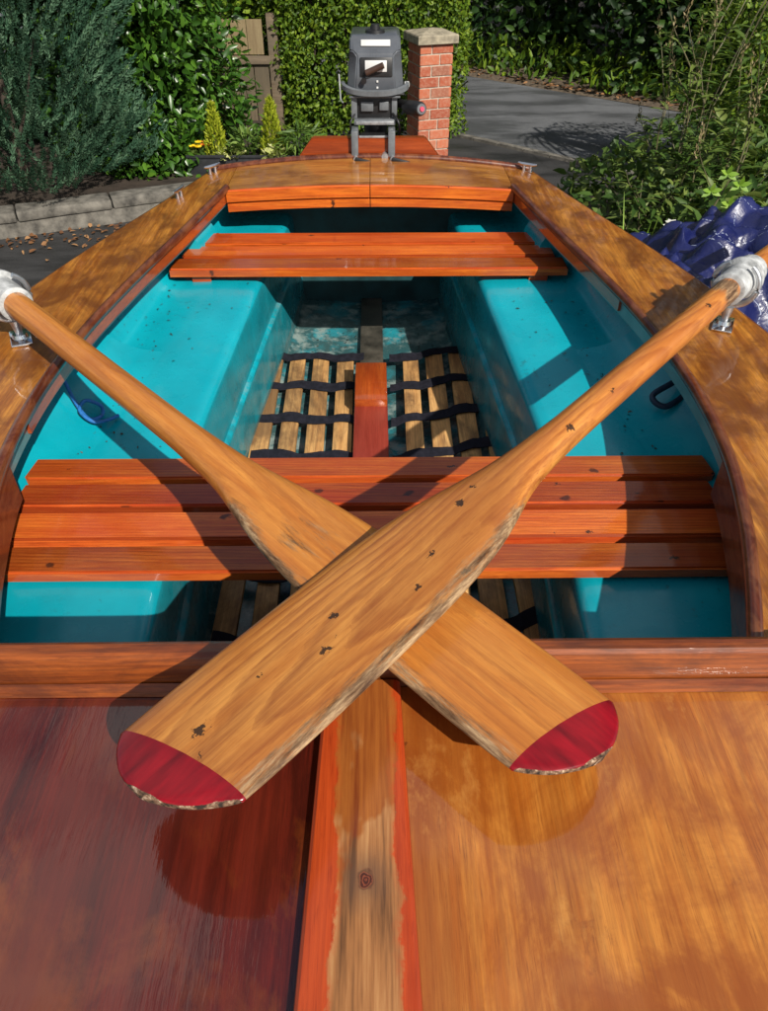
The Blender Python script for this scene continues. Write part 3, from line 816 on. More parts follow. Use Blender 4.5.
# ============================================================ OUTBOARD MOTOR
M['cowl'] = plain('grey_motor_cowl', (0.075, 0.082, 0.094), 0.30, var=0.15, vscale=15, coat=0.35)
M['motor_grey'] = plain('motor_mid_grey', (0.115, 0.125, 0.135), 0.42, var=0.2, vscale=30, coat=0.1)
M['motor_black'] = plain('motor_black', (0.012, 0.012, 0.013), 0.45, var=0.3)
M['alloy'] = plain('motor_alloy', (0.42, 0.43, 0.44), 0.42, metal=0.7, var=0.25, vscale=50)
M['sticker'] = plain('white_sticker', (0.55, 0.55, 0.54), 0.5, var=0.04)
M['brown_knob'] = plain('brown_knob', (0.045, 0.022, 0.014), 0.5, var=0.3)
M['pink_button'] = plain('pink_button', (0.55, 0.06, 0.11), 0.4, var=0.1)
MX = -.032
motor = thing('outboard_motor', 'grey outboard motor clamped upright on the stern, tiller beside the brick pillar', 'outboard motor', (MX, 3.03, .88))
def W3(p): return (p[0] - MX, p[1] - 3.03, p[2] - .88)
def ring8(z, hx, y0, y1, ch, dz=0):
    return [W3(p) for p in [(MX - hx + ch, y0, z), (MX + hx - ch, y0, z), (MX + hx, y0 + ch, z + dz * .2), (MX + hx, y1 - ch, z + dz), (MX + hx - ch, y1, z + dz), (MX - hx + ch, y1, z + dz), (MX - hx, y1 - ch, z + dz), (MX - hx, y0 + ch, z + dz * .2)]]
V, F = loft([ring8(1.085, .100, 3.055, 3.33, .030), ring8(1.10, .104, 3.048, 3.335, .030), ring8(1.15, .099, 3.054, 3.335, .030), ring8(1.212, .093, 3.062, 3.33, .030), ring8(1.226, .092, 3.070, 3.33, .012), ring8(1.262, .090, 3.108, 3.315, .006), ring8(1.268, .084, 3.118, 3.31, .008)])
bm = bmesh.new(); me = bpy.data.meshes.new('t'); me.from_pydata(V, [], F); bm.from_mesh(me)
bmesh.ops.recalc_face_normals(bm, faces=bm.faces[:])
bmesh.ops.bevel(bm, geom=bm.edges[:], offset=.004, segments=2, affect='EDGES')
cowl = auto_smooth(bm_obj('cowl', bm, M['cowl'], motor, True), 35)
tube_obj('filler_cap', [W3((MX, 3.17, 1.264)), W3((MX, 3.17, 1.277)), W3((MX, 3.17, 1.279)), W3((MX, 3.17, 1.294))], [.036, .034, .018, .016], M['motor_black'], motor, 16)
tl = Matrix.Rotation(R(-46), 3, 'X')
box_obj('label_plate', W3((MX + .002, 3.0875, 1.2475)), (.104, .004, .024), M['sticker'], motor, rot=tl, bevel=.001)
tl2 = Matrix.Rotation(R(-7), 3, 'X')
pan = box_obj('control_panel', W3((MX + .004, 3.0555, 1.178)), (.116, .008, .060), M['motor_black'], motor, rot=tl2, bevel=.003)
box_obj('panel_plate', W3((MX + .003, 3.0500, 1.182)), (.078, .004, .036), M['sticker'], pan, rot=tl2, bevel=.002)
kn = bmesh.new(); bm_tube(kn, [W3((MX - .032, 3.040, 1.162)), W3((MX + .030, 3.032, 1.188))], [.0105, .0105], 12)
bm_tube(kn, [W3((MX + .0, 3.052, 1.175)), W3((MX + .0, 3.034, 1.175))], [.009, .009], 10)
auto_smooth(bm_obj('choke_knob', kn, M['brown_knob'], pan, True), 40)
for z in (1.134, 1.114):
    box_obj('warning_dot', W3((MX + .008, 3.0485, z)), (.007, .004, .007), M['sticker'], motor, bevel=.001)
# carrying band round the front
bp = []
for i in range(25):
    a = PI * i / 24
    bp.append(W3((MX - .114 * math.cos(a), 3.12 - .086 * math.sin(a) ** .6, 1.098 + .014 * abs(math.cos(a)) ** 3)))
rr = []
for i, p in enumerate(bp):
    nx = -math.cos(PI * i / 24); ny = -math.sin(PI * i / 24)
    rr.append([(p[0], p[1], p[2] - .010), (p[0] + nx * .010, p[1] + ny * .010, p[2] - .008), (p[0] + nx * .011, p[1] + ny * .011, p[2] + .008), (p[0], p[1], p[2] + .011), (p[0] - nx * .006, p[1] - ny * .006, p[2])])
V, F = loft(rr); auto_smooth(obj('carry_band', V, F, M['motor_grey'], motor, True), 40)
box_obj('band_end', W3((MX + .116, 3.115, 1.112)), (.020, .024, .020), M['sticker'], motor, bevel=.006)
tube_obj('band_latch', [W3((MX - .128, 3.10, 1.12)), W3((MX - .131, 3.09, 1.150)), W3((MX - .128, 3.08, 1.07)), W3((MX - .118, 3.07, 1.06))], .003, M['alloy'], motor, 6)
# powerhead body
bm = bmesh.new()
bm_box(bm, W3((MX, 3.19, 1.045)), (.165, .24, .082), None, .006)
auto_smooth(bm_obj('engine_body', bm, M['motor_black'], motor, True), 40)
bm = bmesh.new()
bm_box(bm, W3((MX - .078, 3.066, 1.045)), (.022, .012, .070), None, .002)
bm_box(bm, W3((MX + .070, 3.066, 1.045)), (.020, .012, .070), None, .002)
bm_box(bm, W3((MX - .030, 3.064, 1.050)), (.046, .014, .032), None, .003)
bm_box(bm, W3((MX + .032, 3.064, 1.052)), (.034, .014, .030), None, .003)
bm_box(bm, W3((MX - .002, 3.058, 1.000)), (.155, .030, .020), None, .004)
bm_box(bm, W3((MX - .002, 3.052, 1.084)), (.186, .012, .006), None, .001)
auto_smooth(bm_obj('engine_bracket', bm, M['motor_grey'], motor, True), 40)
box_obj('bracket_plate', W3((MX - .002, 3.041, .999)), (.140, .004, .012), M['alloy'], motor, bevel=.001)
bm = bmesh.new()
bm_box(bm, W3((MX - .004, 3.03, .960)), (.105, .05, .010), None, .002)
bm_box(bm, W3((MX - .004, 3.05, .935)), (.10, .03, .02), None, .002)
bm_tube(bm, [W3((MX, 3.12, 1.01)), W3((MX, 3.12, .55))], [.045, .040], 16)
auto_smooth(bm_obj('swivel_bracket', bm, M['motor_black'], motor, True), 40)
box_obj('swivel_edge', W3((MX - .004, 3.004, .961)), (.112, .006, .007), M['alloy'], motor, bevel=.001)
for s, x in ((-1, MX - .076), (1, MX + .060)):
    bm = bmesh.new()
    bm_box(bm, W3((x, 2.985, .930)), (.026, .022, .098), None, .004)
    bm_box(bm, W3((x, 3.02, .975)), (.026, .09, .022), None, .004)
    bm_box(bm, W3((x, 3.052, .92)), (.026, .020, .10), None, .004)
    cb = auto_smooth(bm_obj('clamp_bracket', bm, M['motor_grey'], motor, True), 40)
    bm = bmesh.new()
    bm_tube(bm, [W3((x + .003, 2.998, .897)), W3((x + .003, 2.950, .897))], [.008, .008], 10)
    auto_smooth(bm_obj('clamp_screw', bm, M['alloy'], cb, True), 40)
    box_obj('clamp_paddle', W3((x + .040, 2.944, .889)), (.080, .010, .018), M['motor_black'], cb, rot=Matrix.Rotation(R(14), 3, 'Y'), bevel=.004)
tube_obj('bolt_ring', [W3((MX + .035, 2.995, .9)), W3((MX + .035, 2.972, .9))], [.012, .012], M['alloy'], motor, 14)
tube_obj('fuel_hose', curve_pts([W3((MX + .060, 3.07, 1.03)), W3((MX + .085, 3.03, 1.005)), W3((MX + .090, 3.05, .96)), W3((MX + .07, 3.11, .93))], 30), .0045, M['motor_black'], motor, 8)
tube_obj('control_cable', curve_pts([W3((MX - .07, 3.07, 1.03)), W3((MX - .092, 3.04, 1.00)), W3((MX - .085, 3.06, .955)), W3((MX - .04, 3.09, .94))], 30), .0035, M['motor_black'], motor, 8)
tube_obj('pull_handle', [W3((MX - .040, 3.050, 1.140)), W3((MX - .040, 3.030, 1.138))], [.008, .010], M['motor_black'], motor, 12)
box_obj('cowl_seam', W3((MX, 3.190, 1.0935)), (.212, .294, .006), M['motor_black'], motor, bevel=.002)
# tiller
tube_obj('tiller_arm', [W3((MX + .075, 3.15, 1.045)), W3((MX + .105, 3.09, 1.052)), W3((MX + .125, 3.05, 1.055))], [.016, .015, .015], M['motor_black'], motor, 12)
tg = tube_obj('tiller_grip', [W3((MX + .112, 3.06, 1.050)), W3((MX + .122, 3.03, 1.054)), W3((MX + .160, 2.95, 1.066)), W3((MX + .165, 2.94, 1.0675))], [.018, .024, .024, .020], M['motor_black'], motor, 18)
tube_obj('stop_button', [W3((MX + .164, 2.941, 1.0672)), W3((MX + .168, 2.934, 1.0685))], [.009, .008], M['pink_button'], tg, 12)
tube_obj('grip_ring', [W3((MX + .1635, 2.9425, 1.067)), W3((MX + .1655, 2.938, 1.0678))], [.0195, .0165], M['motor_grey'], tg, 18)
# leg and propeller behind the transom
bm = bmesh.new()
rr_ = [[W3((MX + hx * math.cos(a), 3.14 + hy * math.sin(a), z)) for a in [2 * PI * k / 14 for k in range(14)]] for z, hx, hy in ((.56, .035, .07), (.35, .028, .06), (.33, .060, .11), (.32, .060, .11), (.31, .028, .06), (.18, .022, .05), (.10, .008, .03))]
V, F = loft(rr_); obj('drive_leg', V, F, M['cowl'], motor, True)
pr = tube_obj('gearcase', [W3((MX, 3.04, .20)), W3((MX, 3.10, .20)), W3((MX, 3.22, .20)), W3((MX, 3.25, .20))], [.012, .032, .034, .024], M['cowl'], motor, 14)
bm = bmesh.new()
bm_tube(bm, [W3((MX, 3.25, .20)), W3((MX, 3.30, .20))], [.022, .014], 12)
for k in range(3):
    a = 2 * PI * k / 3
    bm_box(bm, W3((MX + .055 * math.cos(a), 3.275, .20 + .055 * math.sin(a))), (.075, .004, .05), Matrix.Rotation(-a, 3, 'Y') @ Matrix.Rotation(R(30), 3, 'X'), .0015)
auto_smooth(bm_obj('propeller', bm, M['motor_black'], motor, True), 40)

# ================================================================== GROUND
def asphalt(name, c0, c1, litter=0.0):
    t = NT(name); c = t.coord()
    a = t.noise(c, 1.6, 5, 0.6); b = t.noise(c, 140, 3, 0.7)
    col = t.ramp(t.math('ADD', t.math('MULTIPLY', a, 0.6), t.math('MULTIPLY', b, 0.4)), [(0.36, c0), (0.62, c1)])
    damp = t.noise(t.map(c, scale=(0.5, 1.4, 1), rot=(0, 0, R(-35))), 2.4, 4, 0.6)
    col = t.mix(t.ramp(damp, [(0.45, 0.0), (0.6, 0.55)]), col, tuple(x * .45 for x in c0))
    rg = t.ramp(damp, [(0.42, 0.85), (0.62, 0.45)])
    return t.set(Base_Color=col, Roughness=rg, Normal=t.bump(b, 0.5, 0.006))
M['drive'] = asphalt('driveway_asphalt', (0.020, 0.020, 0.021), (0.045, 0.044, 0.044))
M['road'] = asphalt('road_asphalt', (0.065, 0.068, 0.073), (0.125, 0.13, 0.138))
M['soil'] = plain('dark_soil', (0.030, 0.020, 0.013), 0.95, var=0.5, vscale=9, bump=0.8)
M['verge'] = plain('leafy_verge', (0.085, 0.062, 0.040), 0.95, var=0.55, vscale=30, bump=0.8)
M['stone'] = plain('old_kerb_stone', (0.125, 0.115, 0.098), 0.95, var=0.65, vscale=14, bump=1.0)
def sheet(name, pts, z, mat):
    return tag(obj(name, [(x, y, z) for x, y in pts], [tuple(range(len(pts)))], mat), kind='structure')
sheet('ground', [(-60, -60), (60, -60), (60, 90), (-60, 90)], 0, M['drive'])
# road runs from far left behind the hedge to the right
A = Vector((.765, 6.809)); B = Vector((1.643, 6.019)); d = (B - A).normalized(); nrm = Vector((-d.y, d.x)); nrm = nrm if nrm.y > 0 else -nrm
def rp(u, v): p = A + d * u + nrm * v; return (p.x, p.y)
sheet('road', [rp(-20, 0), rp(20, 0), rp(20, 2.05), rp(-20, 2.05)], .004, M['road'])
V = []; F = []
for i in range(61):
    u = -6 + .25 * i + .0
    n0 = len(V)
    g = .004
    for (du, dv, z) in ((g, -.03, 0), (.25 - g, -.03, 0), (.25 - g, .03, 0), (g, .03, 0), (g, -.03, .022), (.25 - g, -.03, .022), (.25 - g, .03, .022), (g, .03, .022)):
        x, y = rp(u + du, dv); V.append((x, y, z))
    F += [(n0 + 4, n0 + 5, n0 + 6, n0 + 7), (n0, n0 + 1, n0 + 5, n0 + 4), (n0 + 1, n0 + 2, n0 + 6, n0 + 5), (n0 + 2, n0 + 3, n0 + 7, n0 + 6), (n0 + 3, n0, n0 + 4, n0 + 7)]
tag(obj('kerb', V, F, M['stone']), kind='structure')
# verge: sloping bank beyond the road
V = []; F = []
for j, (v, z) in enumerate(((2.05, .006), (2.12, .03), (2.5, .06), (4.5, .30), (9, .5))):
    for i in range(41):
        x, y = rp(-14 + .7 * i, v + .05 * math.sin(i * 1.7) * (j == 1)); V.append((x, y, z + .02 * mnoise.noise(Vector((i * .7, j, 0)))))
for j in range(4):
    for i in range(40): a = j * 41 + i; F.append((a, a + 1, a + 42, a + 41))
tag(obj('verge', V, F, M['verge'], smooth=True), kind='structure')

# low stone edging wall in front of the planted bed
wa = Vector((-2.345, 4.535)); wb = Vector((-1.25, 5.02)); wd = (wb - wa).normalized(); wn = Vector((-wd.y, wd.x))
def wp(u, v): p = wa + wd * u + wn * v; return p.x, p.y
edge = thing('stone_edging', 'low grey stone edging wall holding back the planted bed beside the driveway', 'wall', (wa.x, wa.y, 0))
ang = math.atan2(wd.y, wd.x)
u = -2.4
while u < 1.75:
    ln = random.uniform(.50, .72)
    x, y = wp(u + ln / 2, .09)
    bm = bmesh.new()
    bm_box(bm, (x - wa.x, y - wa.y, .120), (ln - .006, .17, .060), Matrix.Rotation(ang + random.uniform(-.012, .012), 3, 'Z'), .012, 2)
    bmesh.ops.subdivide_edges(bm, edges=[e for e in bm.edges if e.calc_length() > .15], cuts=3, use_grid_fill=True)
    for v in bm.verts: v.co += Vector((0, 0, 1)) * .006 * mnoise.noise(v.co * 9) + Vector((0, .006, 0)) * mnoise.noise(v.co * 11 + Vector((3, 3, 3)))
    auto_smooth(bm_obj('coping', bm, M['stone'], edge, True), 40)
    u += ln
V, F = loft([[(*[a - b for a, b in zip(wp(q, .015), wa)], 0), (*[a - b for a, b in zip(wp(q, .02), wa)], .0890), (*[a - b for a, b in zip(wp(q, .17), wa)], .0890), (*[a - b for a, b in zip(wp(q, .17), wa)], 0)] for q in (-2.4, -1, 0, 1, 1.75)])
obj('wall_base', V, F, M['stone'], edge)
sheet('planted_bed', [wp(-2.4, .17), wp(1.75, .17), (-.95, 6.55), (-.9, 7.9), (-6, 7.9), (-6, 4.0)], .12, M['soil'])

# ============================================================== VEGETATION
def leaves(name, P, D, N, L, Wd, mat, parent=None, fold=.25, droop=0.0, seg=1, rnd=None):
    """P base, D direction, N normal hints -> folded leaf blades"""
    P = np.asarray(P, float); D = np.asarray(D, float); N = np.asarray(N, float); n = len(P)
    L = np.broadcast_to(np.asarray(L, float), (n,))[:, None]; Wd = np.broadcast_to(np.asarray(Wd, float), (n,))[:, None]
    D = D / (np.linalg.norm(D, axis=1, keepdims=True) + 1e-9)
    S = np.cross(D, N); S /= (np.linalg.norm(S, axis=1, keepdims=True) + 1e-9)
    U = np.cross(S, D)
    q1 = P + D * L * .28; q2 = P + D * L * .64 - U * L * droop * .35; tip = P + D * L - U * L * droop
    e1 = S * Wd * .47; e2 = S * Wd * .40; f = U * Wd * fold
    V = np.stack([P, q1 - e1 + f, q1, q1 + e1 + f, q2 - e2 + f, q2, q2 + e2 + f, tip], 1).reshape(-1, 3) if seg else np.stack([P, q1 + D * L * .17 - e1 + f, tip, q1 + D * L * .17 + e1 + f], 1).reshape(-1, 3)
    if seg:
        nvl, loops = 8, [0, 1, 2, 0, 2, 3, 1, 4, 5, 2, 2, 5, 6, 3, 4, 7, 5, 5, 7, 6]; st_ = [0, 3, 6, 10, 14, 17]; tot = [3, 3, 4, 4, 3, 3]
    else:
        nvl, loops, st_, tot = 4, [0, 1, 2, 0, 2, 3], [0, 3], [3, 3]
    me = bpy.data.meshes.new(name)
    me.vertices.add(n * nvl); me.vertices.foreach_set('co', V.ravel())
    idx = (np.arange(n)[:, None] * nvl + np.array(loops)[None]).ravel().astype(np.int32)
    me.loops.add(len(idx)); me.loops.foreach_set('vertex_index', idx)
    me.polygons.add(n * len(tot))
    me.polygons.foreach_set('loop_start', (np.arange(n)[:, None] * len(loops) + np.array(st_)[None]).ravel().astype(np.int32))
    me.polygons.foreach_set('loop_total', np.tile(np.array(tot, dtype=np.int32), n))
    rv = RNG.random(n) if rnd is None else np.asarray(rnd)
    a = me.attributes.new('rnd', 'FLOAT', 'POINT'); a.data.foreach_set('value', np.repeat(rv, nvl).astype(np.float32))
    me.update(); me.validate()
    me.materials.append(mat)
    o = bpy.data.objects.new(name, me)
    return link(o, parent)

def unit(n):
    v = RNG.normal(size=(n, 3)); return v / np.linalg.norm(v, axis=1, keepdims=True)

M['laurel'] = leaf_mat('laurel_leaf', (0.014, 0.044, 0.006), (0.036, 0.105, 0.011), (0.10, 0.22, 0.022), 0.34, 0.5, 0.22)
M['hedge'] = leaf_mat('hedge_leaf', (0.035, 0.080, 0.006), (0.090, 0.165, 0.011), (0.20, 0.28, 0.022), 0.5, 0.3, 0.28)
M['far_leaf'] = leaf_mat('far_leaf', (0.006, 0.020, 0.004), (0.015, 0.044, 0.007), (0.050, 0.105, 0.014), 0.5, 0.25, 0.15)  # leaf colours lowered to paint in the deep shade across the road
M['needle'] = leaf_mat('conifer_needle', (0.014, 0.046, 0.026), (0.040, 0.096, 0.054), (0.115, 0.205, 0.120), 0.6, 0.2, 0.12)
M['weed'] = leaf_mat('weed_leaf', (0.024, 0.060, 0.010), (0.068, 0.128, 0.022), (0.18, 0.23, 0.052), 0.5, 0.3, 0.25)
M['yellow_conifer'] = leaf_mat('golden_conifer_leaf', (0.18, 0.24, 0.012), (0.34, 0.40, 0.020), (0.52, 0.54, 0.045), 0.6, 0.3, 0.3)
M['pale_leaf'] = leaf_mat('variegated_leaf', (0.22, 0.28, 0.06), (0.42, 0.46, 0.14), (0.62, 0.62, 0.30), 0.5, 0.4, 0.25)
M['fern'] = leaf_mat('fern_leaf', (0.05, 0.10, 0.018), (0.10, 0.19, 0.03), (0.20, 0.29, 0.06), 0.5, 0.4, 0.3)
M['lime_leaf'] = leaf_mat('lime_leaf', (0.12, 0.24, 0.02), (0.20, 0.36, 0.03), (0.30, 0.45, 0.06), 0.5, 0.4, 0.35)
M['straw'] = leaf_mat('straw_leaf', (0.34, 0.26, 0.13), (0.46, 0.37, 0.20), (0.58, 0.49, 0.30), 0.7, 0.3, 0.2)
M['seed'] = leaf_mat('seed_head', (0.10, 0.075, 0.035), (0.20, 0.15, 0.07), (0.36, 0.28, 0.15), 0.7, 0.3, 0.2)
M['petal_yellow'] = leaf_mat('yellow_petal', (0.75, 0.50, 0.01), (0.80, 0.58, 0.02), (0.85, 0.66, 0.04), 0.6, 0.3, 0.2)
M['petal_orange'] = leaf_mat('orange_petal', (0.70, 0.16, 0.01), (0.75, 0.22, 0.02), (0.80, 0.30, 0.03), 0.6, 0.3, 0.2)
M['petal_white'] = leaf_mat('white_petal', (0.5, 0.5, 0.45), (0.6, 0.6, 0.55), (0.7, 0.7, 0.62), 0.6, 0.3, 0.2)
M['litter'] = leaf_mat('fallen_leaf', (0.08, 0.035, 0.016), (0.19, 0.085, 0.035), (0.36, 0.20, 0.09), 0.8, 0.3, 0.1)
M['grit'] = leaf_mat('leaf_grit', (0.010, 0.008, 0.006), (0.035, 0.022, 0.012), (0.12, 0.075, 0.035), 0.8, 0.3, 0.0)
M['bark'] = plain('bark', (0.045, 0.032, 0.022), 0.9, var=0.4, vscale=20, bump=0.7)
M['stem'] = plain('weed_stem', (0.12, 0.105, 0.050), 0.7, var=0.35, vscale=20)

def limbs(root, base, H, spread, n, r0=.03):
    bm = bmesh.new()
    bm_tube(bm, [(0, 0, base), (.02, .01, base + H * .4), (.0, .03, base + H * .85)], [r0, r0 * .75, r0 * .3], 8)
    for k in range(n):
        a = 2.4 * k + random.random(); z = base + H * (.08 + .75 * k / n); e = spread * (1 - .5 * k / n) * random.uniform(.6, .95)
        bm_tube(bm, [(0, 0, z), (e * .5 * math.cos(a), e * .5 * math.sin(a), z + H * .07), (e * math.cos(a), e * math.sin(a), z + H * .16)], [r0 * .5, r0 * .33, r0 * .12], 6)
    return auto_smooth(bm_obj('trunk', bm, M['bark'], root, True), 60)

# --- blue-green conifer: brush-like shoots on a cone
def conifer(loc, H, Rb):
    root = thing('conifer_tree', 'dense blue-green conifer rising behind the stone edging', 'tree', loc)
    limbs(root, -.1, H * .9, Rb * .45, 8, .03)
    P = []; D = []; NN = []; LL = []
    ns = 8200; RN = []
    for k in range(ns):
        f = random.random() ** 1.7
        z = .13 + f * (H - .2); a = random.uniform(0, 2 * PI)
        lump = 1 + .16 * mnoise.noise(Vector((math.cos(a) * 2.2, math.sin(a) * 2.2, z * 2.4))) + .10 * mnoise.noise(Vector((math.cos(a) * 6, math.sin(a) * 6, z * 7)))
        r = Rb * (1 - .80 * (z / H) ** 1.2) * lump * (1 - .40 * random.random() ** 2.2)
        out = Vector((math.cos(a), math.sin(a), 0))
        p = out * r + Vector((0, 0, z))
        dr = (out * .75 + Vector((random.gauss(0, .28), random.gauss(0, .28), .75 + random.gauss(0, .2)))).normalized()
        ln = random.uniform(.09, .17)
        s1 = dr.cross(Vector((.3, .1, 1))).normalized(); s2 = dr.cross(s1)
        nn = 24; r0 = random.random()
        for i in range(nn):
            t_ = i / nn; b = i * 2.4
            q = (s1 * math.cos(b) + s2 * math.sin(b))
            P.append(p + dr * ln * t_); D.append(dr * (1.0 + .5 * t_) + q * .62); RN.append(min(1, max(0, r0 * .75 + .25 * random.random()))); NN.append(q.cross(dr)); LL.append(random.uniform(.022, .036))
    leaves('crown', P, D, NN, LL, .0105, M['needle'], root, 0.1, seg=0, rnd=RN)
conifer((-2.47, 5.42, .10), 4.2, .84)

# --- glossy laurel / mixed evergreen bushes
def bush(name, label, cat, loc, size, nleaf, L, Wd, mat, lump=.25, sprays=True, group=None, core=.70, seed=0, up=.3, droop=.12):
    root = thing(name, label, cat, loc, 0, group)
    sx, sy, sz = size
    limbs(root, -.05, sz * .8, min(sx, sy) * .8, 9, .022)
    u = unit(nleaf); u[:, 2] = np.abs(u[:, 2]) * 1.05 - .12
    P = []
    for i in range(nleaf):
        x, y, z = u[i]
        lm = 1 + lump * mnoise.noise(Vector((x * 2.3 + seed, y * 2.3, z * 2.3))) + lump * .7 * mnoise.noise(Vector((x * 6 + seed, y * 6, z * 6)))
        r = lm * (1 - (1 - core) * RNG.random() ** 1.3)
        P.append((x * sx * r, y * sy * r, max(.02, z * sz * r + .05)))
    P = np.array(P)
    D = u * np.array([1, 1, .5]) + RNG.normal(size=(nleaf, 3)) * .75; D[:, 2] += .05
    N = u + RNG.normal(size=(nleaf, 3)) * .5; N[:, 2] += up
    leaves('crown', P, D, N, L * RNG.uniform(.65, 1.2, nleaf), Wd * RNG.uniform(.75, 1.15, nleaf), mat, root, .16, droop)
    # deeper leaves that close the inside
    k = nleaf // 3
    u2 = unit(k); u2[:, 2] = np.abs(u2[:, 2]); P2 = u2 * np.array(size) * (core * RNG.random(k)[:, None] ** .4)
    leaves('inner_foliage', P2, unit(k), unit(k), L * 1.5, Wd * 1.8, mat, root, .1)
    return root
bush('laurel_bush', 'glossy broad-leaved evergreen bush growing between the conifer and the weathered fence', 'bush', (-1.80, 6.30, .05), (.70, .60, 3.0), 12500, .082, .036, M['laurel'], seed=3, core=.72)
bush('evergreen_shrub', 'low glossy shrub spilling over the end of the stone edging', 'bush', (-1.62, 5.62, .05), (.42, .30, .40), 1700, .075, .034, M['laurel'], seed=9, core=.6)
bush('evergreen_shrub', 'tall leafy shrub behind the weathered fence, overhanging its top board', 'bush', (-1.15, 7.45, .05), (.62, .42, 3.2), 6000, .060, .028, M['hedge'], seed=14)

bush('evergreen_shrub', 'dark shrub behind the blue-green conifer', 'bush', (-3.3, 6.9, .05), (1.0, .7, 4.2), 5500, .095, .045, M['laurel'], seed=31)
# --- clipped hedge with a rounded end
def hedge(name, label, x0, x1, y0, y1, H, n, L, mat, round_r=.22, seed=0, loc=None):
    cx, cy = (x0 + x1) / 2, (y0 + y1) / 2
    root = thing(name, label, 'hedge', (cx, cy, 0))
    bm = bmesh.new()
    for k in range(7):
        x = x0 + (x1 - x0) * (k + .5) / 7 - cx
        bm_tube(bm, [(x, 0, -.03), (x + random.uniform(-.06, .06), random.uniform(-.05, .05), H * .5), (x + random.uniform(-.1, .1), 0, H * .9)], [.022, .016, .006], 6)
        for q in range(5):
            z = H * (.1 + .17 * q); a = random.uniform(0, 2 * PI)
            bm_tube(bm, [(x, 0, z), (x + .25 * math.cos(a), (y1 - y0) * .4 * math.sin(a), z + .18)], [.009, .004], 5)
    auto_smooth(bm_obj('stems', bm, M['bark'], root, True), 60)
    hx, hy = (x1 - x0) / 2, (y1 - y0) / 2
    P = []; NN = []
    while len(P) < n:
        # random point on a rounded box surface, pushed in at random
        fc = random.random()
        if fc < .62: p = [random.uniform(-1, 1), -1 if random.random() < .75 else 1, random.random()]; nm = Vector((0, p[1], 0))
        elif fc < .86: p = [1 if random.random() < .6 else -1, random.uniform(-1, 1), random.random()]; nm = Vector((p[0], 0, 0))
        else: p = [random.uniform(-1, 1), random.uniform(-1, 1), 1]; nm = Vector((0, 0, 1))
        x, y, z = p[0] * hx, p[1] * hy, p[2] * H
        # round the vertical corners
        qx, qy = abs(x) - (hx - round_r), abs(y) - (hy - round_r)
        if qx > 0 and qy > 0:
            l = math.hypot(qx, qy); f = round_r / max(l, 1e-6)
            x = math.copysign(hx - round_r + qx * f, x); y = math.copysign(hy - round_r + qy * f, y)
            nm = Vector((math.copysign(qx, x), math.copysign(qy, y), 0)).normalized()
        b = .055 * mnoise.noise(Vector((x * 2.4 + seed, y * 2.4, z * 2.4))) + .03 * mnoise.noise(Vector((x * 7 + seed, y * 7, z * 7)))
        dpt = b - .14 * random.random() ** 1.6
        P.append((x + nm.x * dpt, y + nm.y * dpt, max(.01, z + nm.z * dpt))); NN.append(nm)
    NN = np.array([tuple(v) for v in NN])
    D = NN * .5 + RNG.normal(size=(n, 3)) * .8; D[:, 2] += .25
    N = NN + RNG.normal(size=(n, 3)) * .45; N[:, 2] += .25
    leaves('foliage', P, D, N, L * RNG.uniform(.65, 1.2, n), L * .52 * RNG.uniform(.8, 1.2, n), mat, root, .15, .1)
    k = n // 4
    P2 = np.stack([RNG.uniform(-hx + .12, hx - .12, k), RNG.uniform(-hy + .12, hy - .12, k), RNG.uniform(0, H - .1, k)], 1)
    leaves('inner_foliage', P2, unit(k), unit(k), L * 1.8, L * 1.5, mat, root, .1)
    return root
hedge('clipped_hedge', 'tall clipped small-leaved hedge behind the outboard motor and brick pillar', -.93, .70, 6.85, 7.75, 2.3, 19000, .040, M['hedge'], seed=2)
hedge('clipped_hedge', 'dark clipped hedge behind the tall weeds at the road corner', 2.12, 4.2, 5.2, 6.2, 1.10, 10000, .040, M['hedge'], .25, seed=8)

# --- trees and shrubs beyond the road
for i, (u, v, sx, sz) in enumerate(((-3.2, 3.15, 1.2, 8.0), (-1.4, 3.4, 1.15, 9.1), (.3, 3.2, 1.1, 7.2), (1.9, 3.05, 1.2, 8.3), (3.6, 3.1, 1.25, 8.8), (5.6, 3.2, 1.4, 8.6), (-5.6, 3.4, 1.5, 8.8))):
    x, y = rp(u, v)
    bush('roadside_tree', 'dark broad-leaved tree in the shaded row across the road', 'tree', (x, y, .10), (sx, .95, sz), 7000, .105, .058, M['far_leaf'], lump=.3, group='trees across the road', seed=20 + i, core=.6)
# undergrowth along the verge
n = 4200
uu = RNG.uniform(-5, 7, n); vv = 2.10 + RNG.random(n) ** .8 * .75
pp = np.array([rp(a, b) for a, b in zip(uu, vv)]); zz = .04 + RNG.random(n) * .26 * np.clip((vv - 2.06) * 2.4, .15, 1)
D = RNG.normal(size=(n, 3)); D[:, 2] = np.abs(D[:, 2]) + .5; N = RNG.normal(size=(n, 3)); N[:, 2] += 1
tag(leaves('verge_undergrowth', np.column_stack([pp, zz]), D, N, RNG.uniform(.06, .13, n), RNG.uniform(.03, .05, n), M['hedge'], None, .1, .2), kind='stuff')
n = 600
uu = RNG.uniform(-4, 6, n); vv = 2.08 + np.abs(RNG.normal(size=n)) * .07
pp = np.array([rp(a, b) for a, b in zip(uu, vv)]); zz = .035 + RNG.random(n) * .01 + np.clip((vv - 2.1) * .08, 0, .1)
D = RNG.normal(size=(n, 3)); D[:, 2] *= .12; N = RNG.normal(size=(n, 3)) * .3; N[:, 2] += 1
tag(leaves('verge_leaf_litter', np.column_stack([pp, zz]), D, N, RNG.uniform(.03, .07, n), RNG.uniform(.02, .04, n), M['litter'], None, .1, .1), kind='stuff')
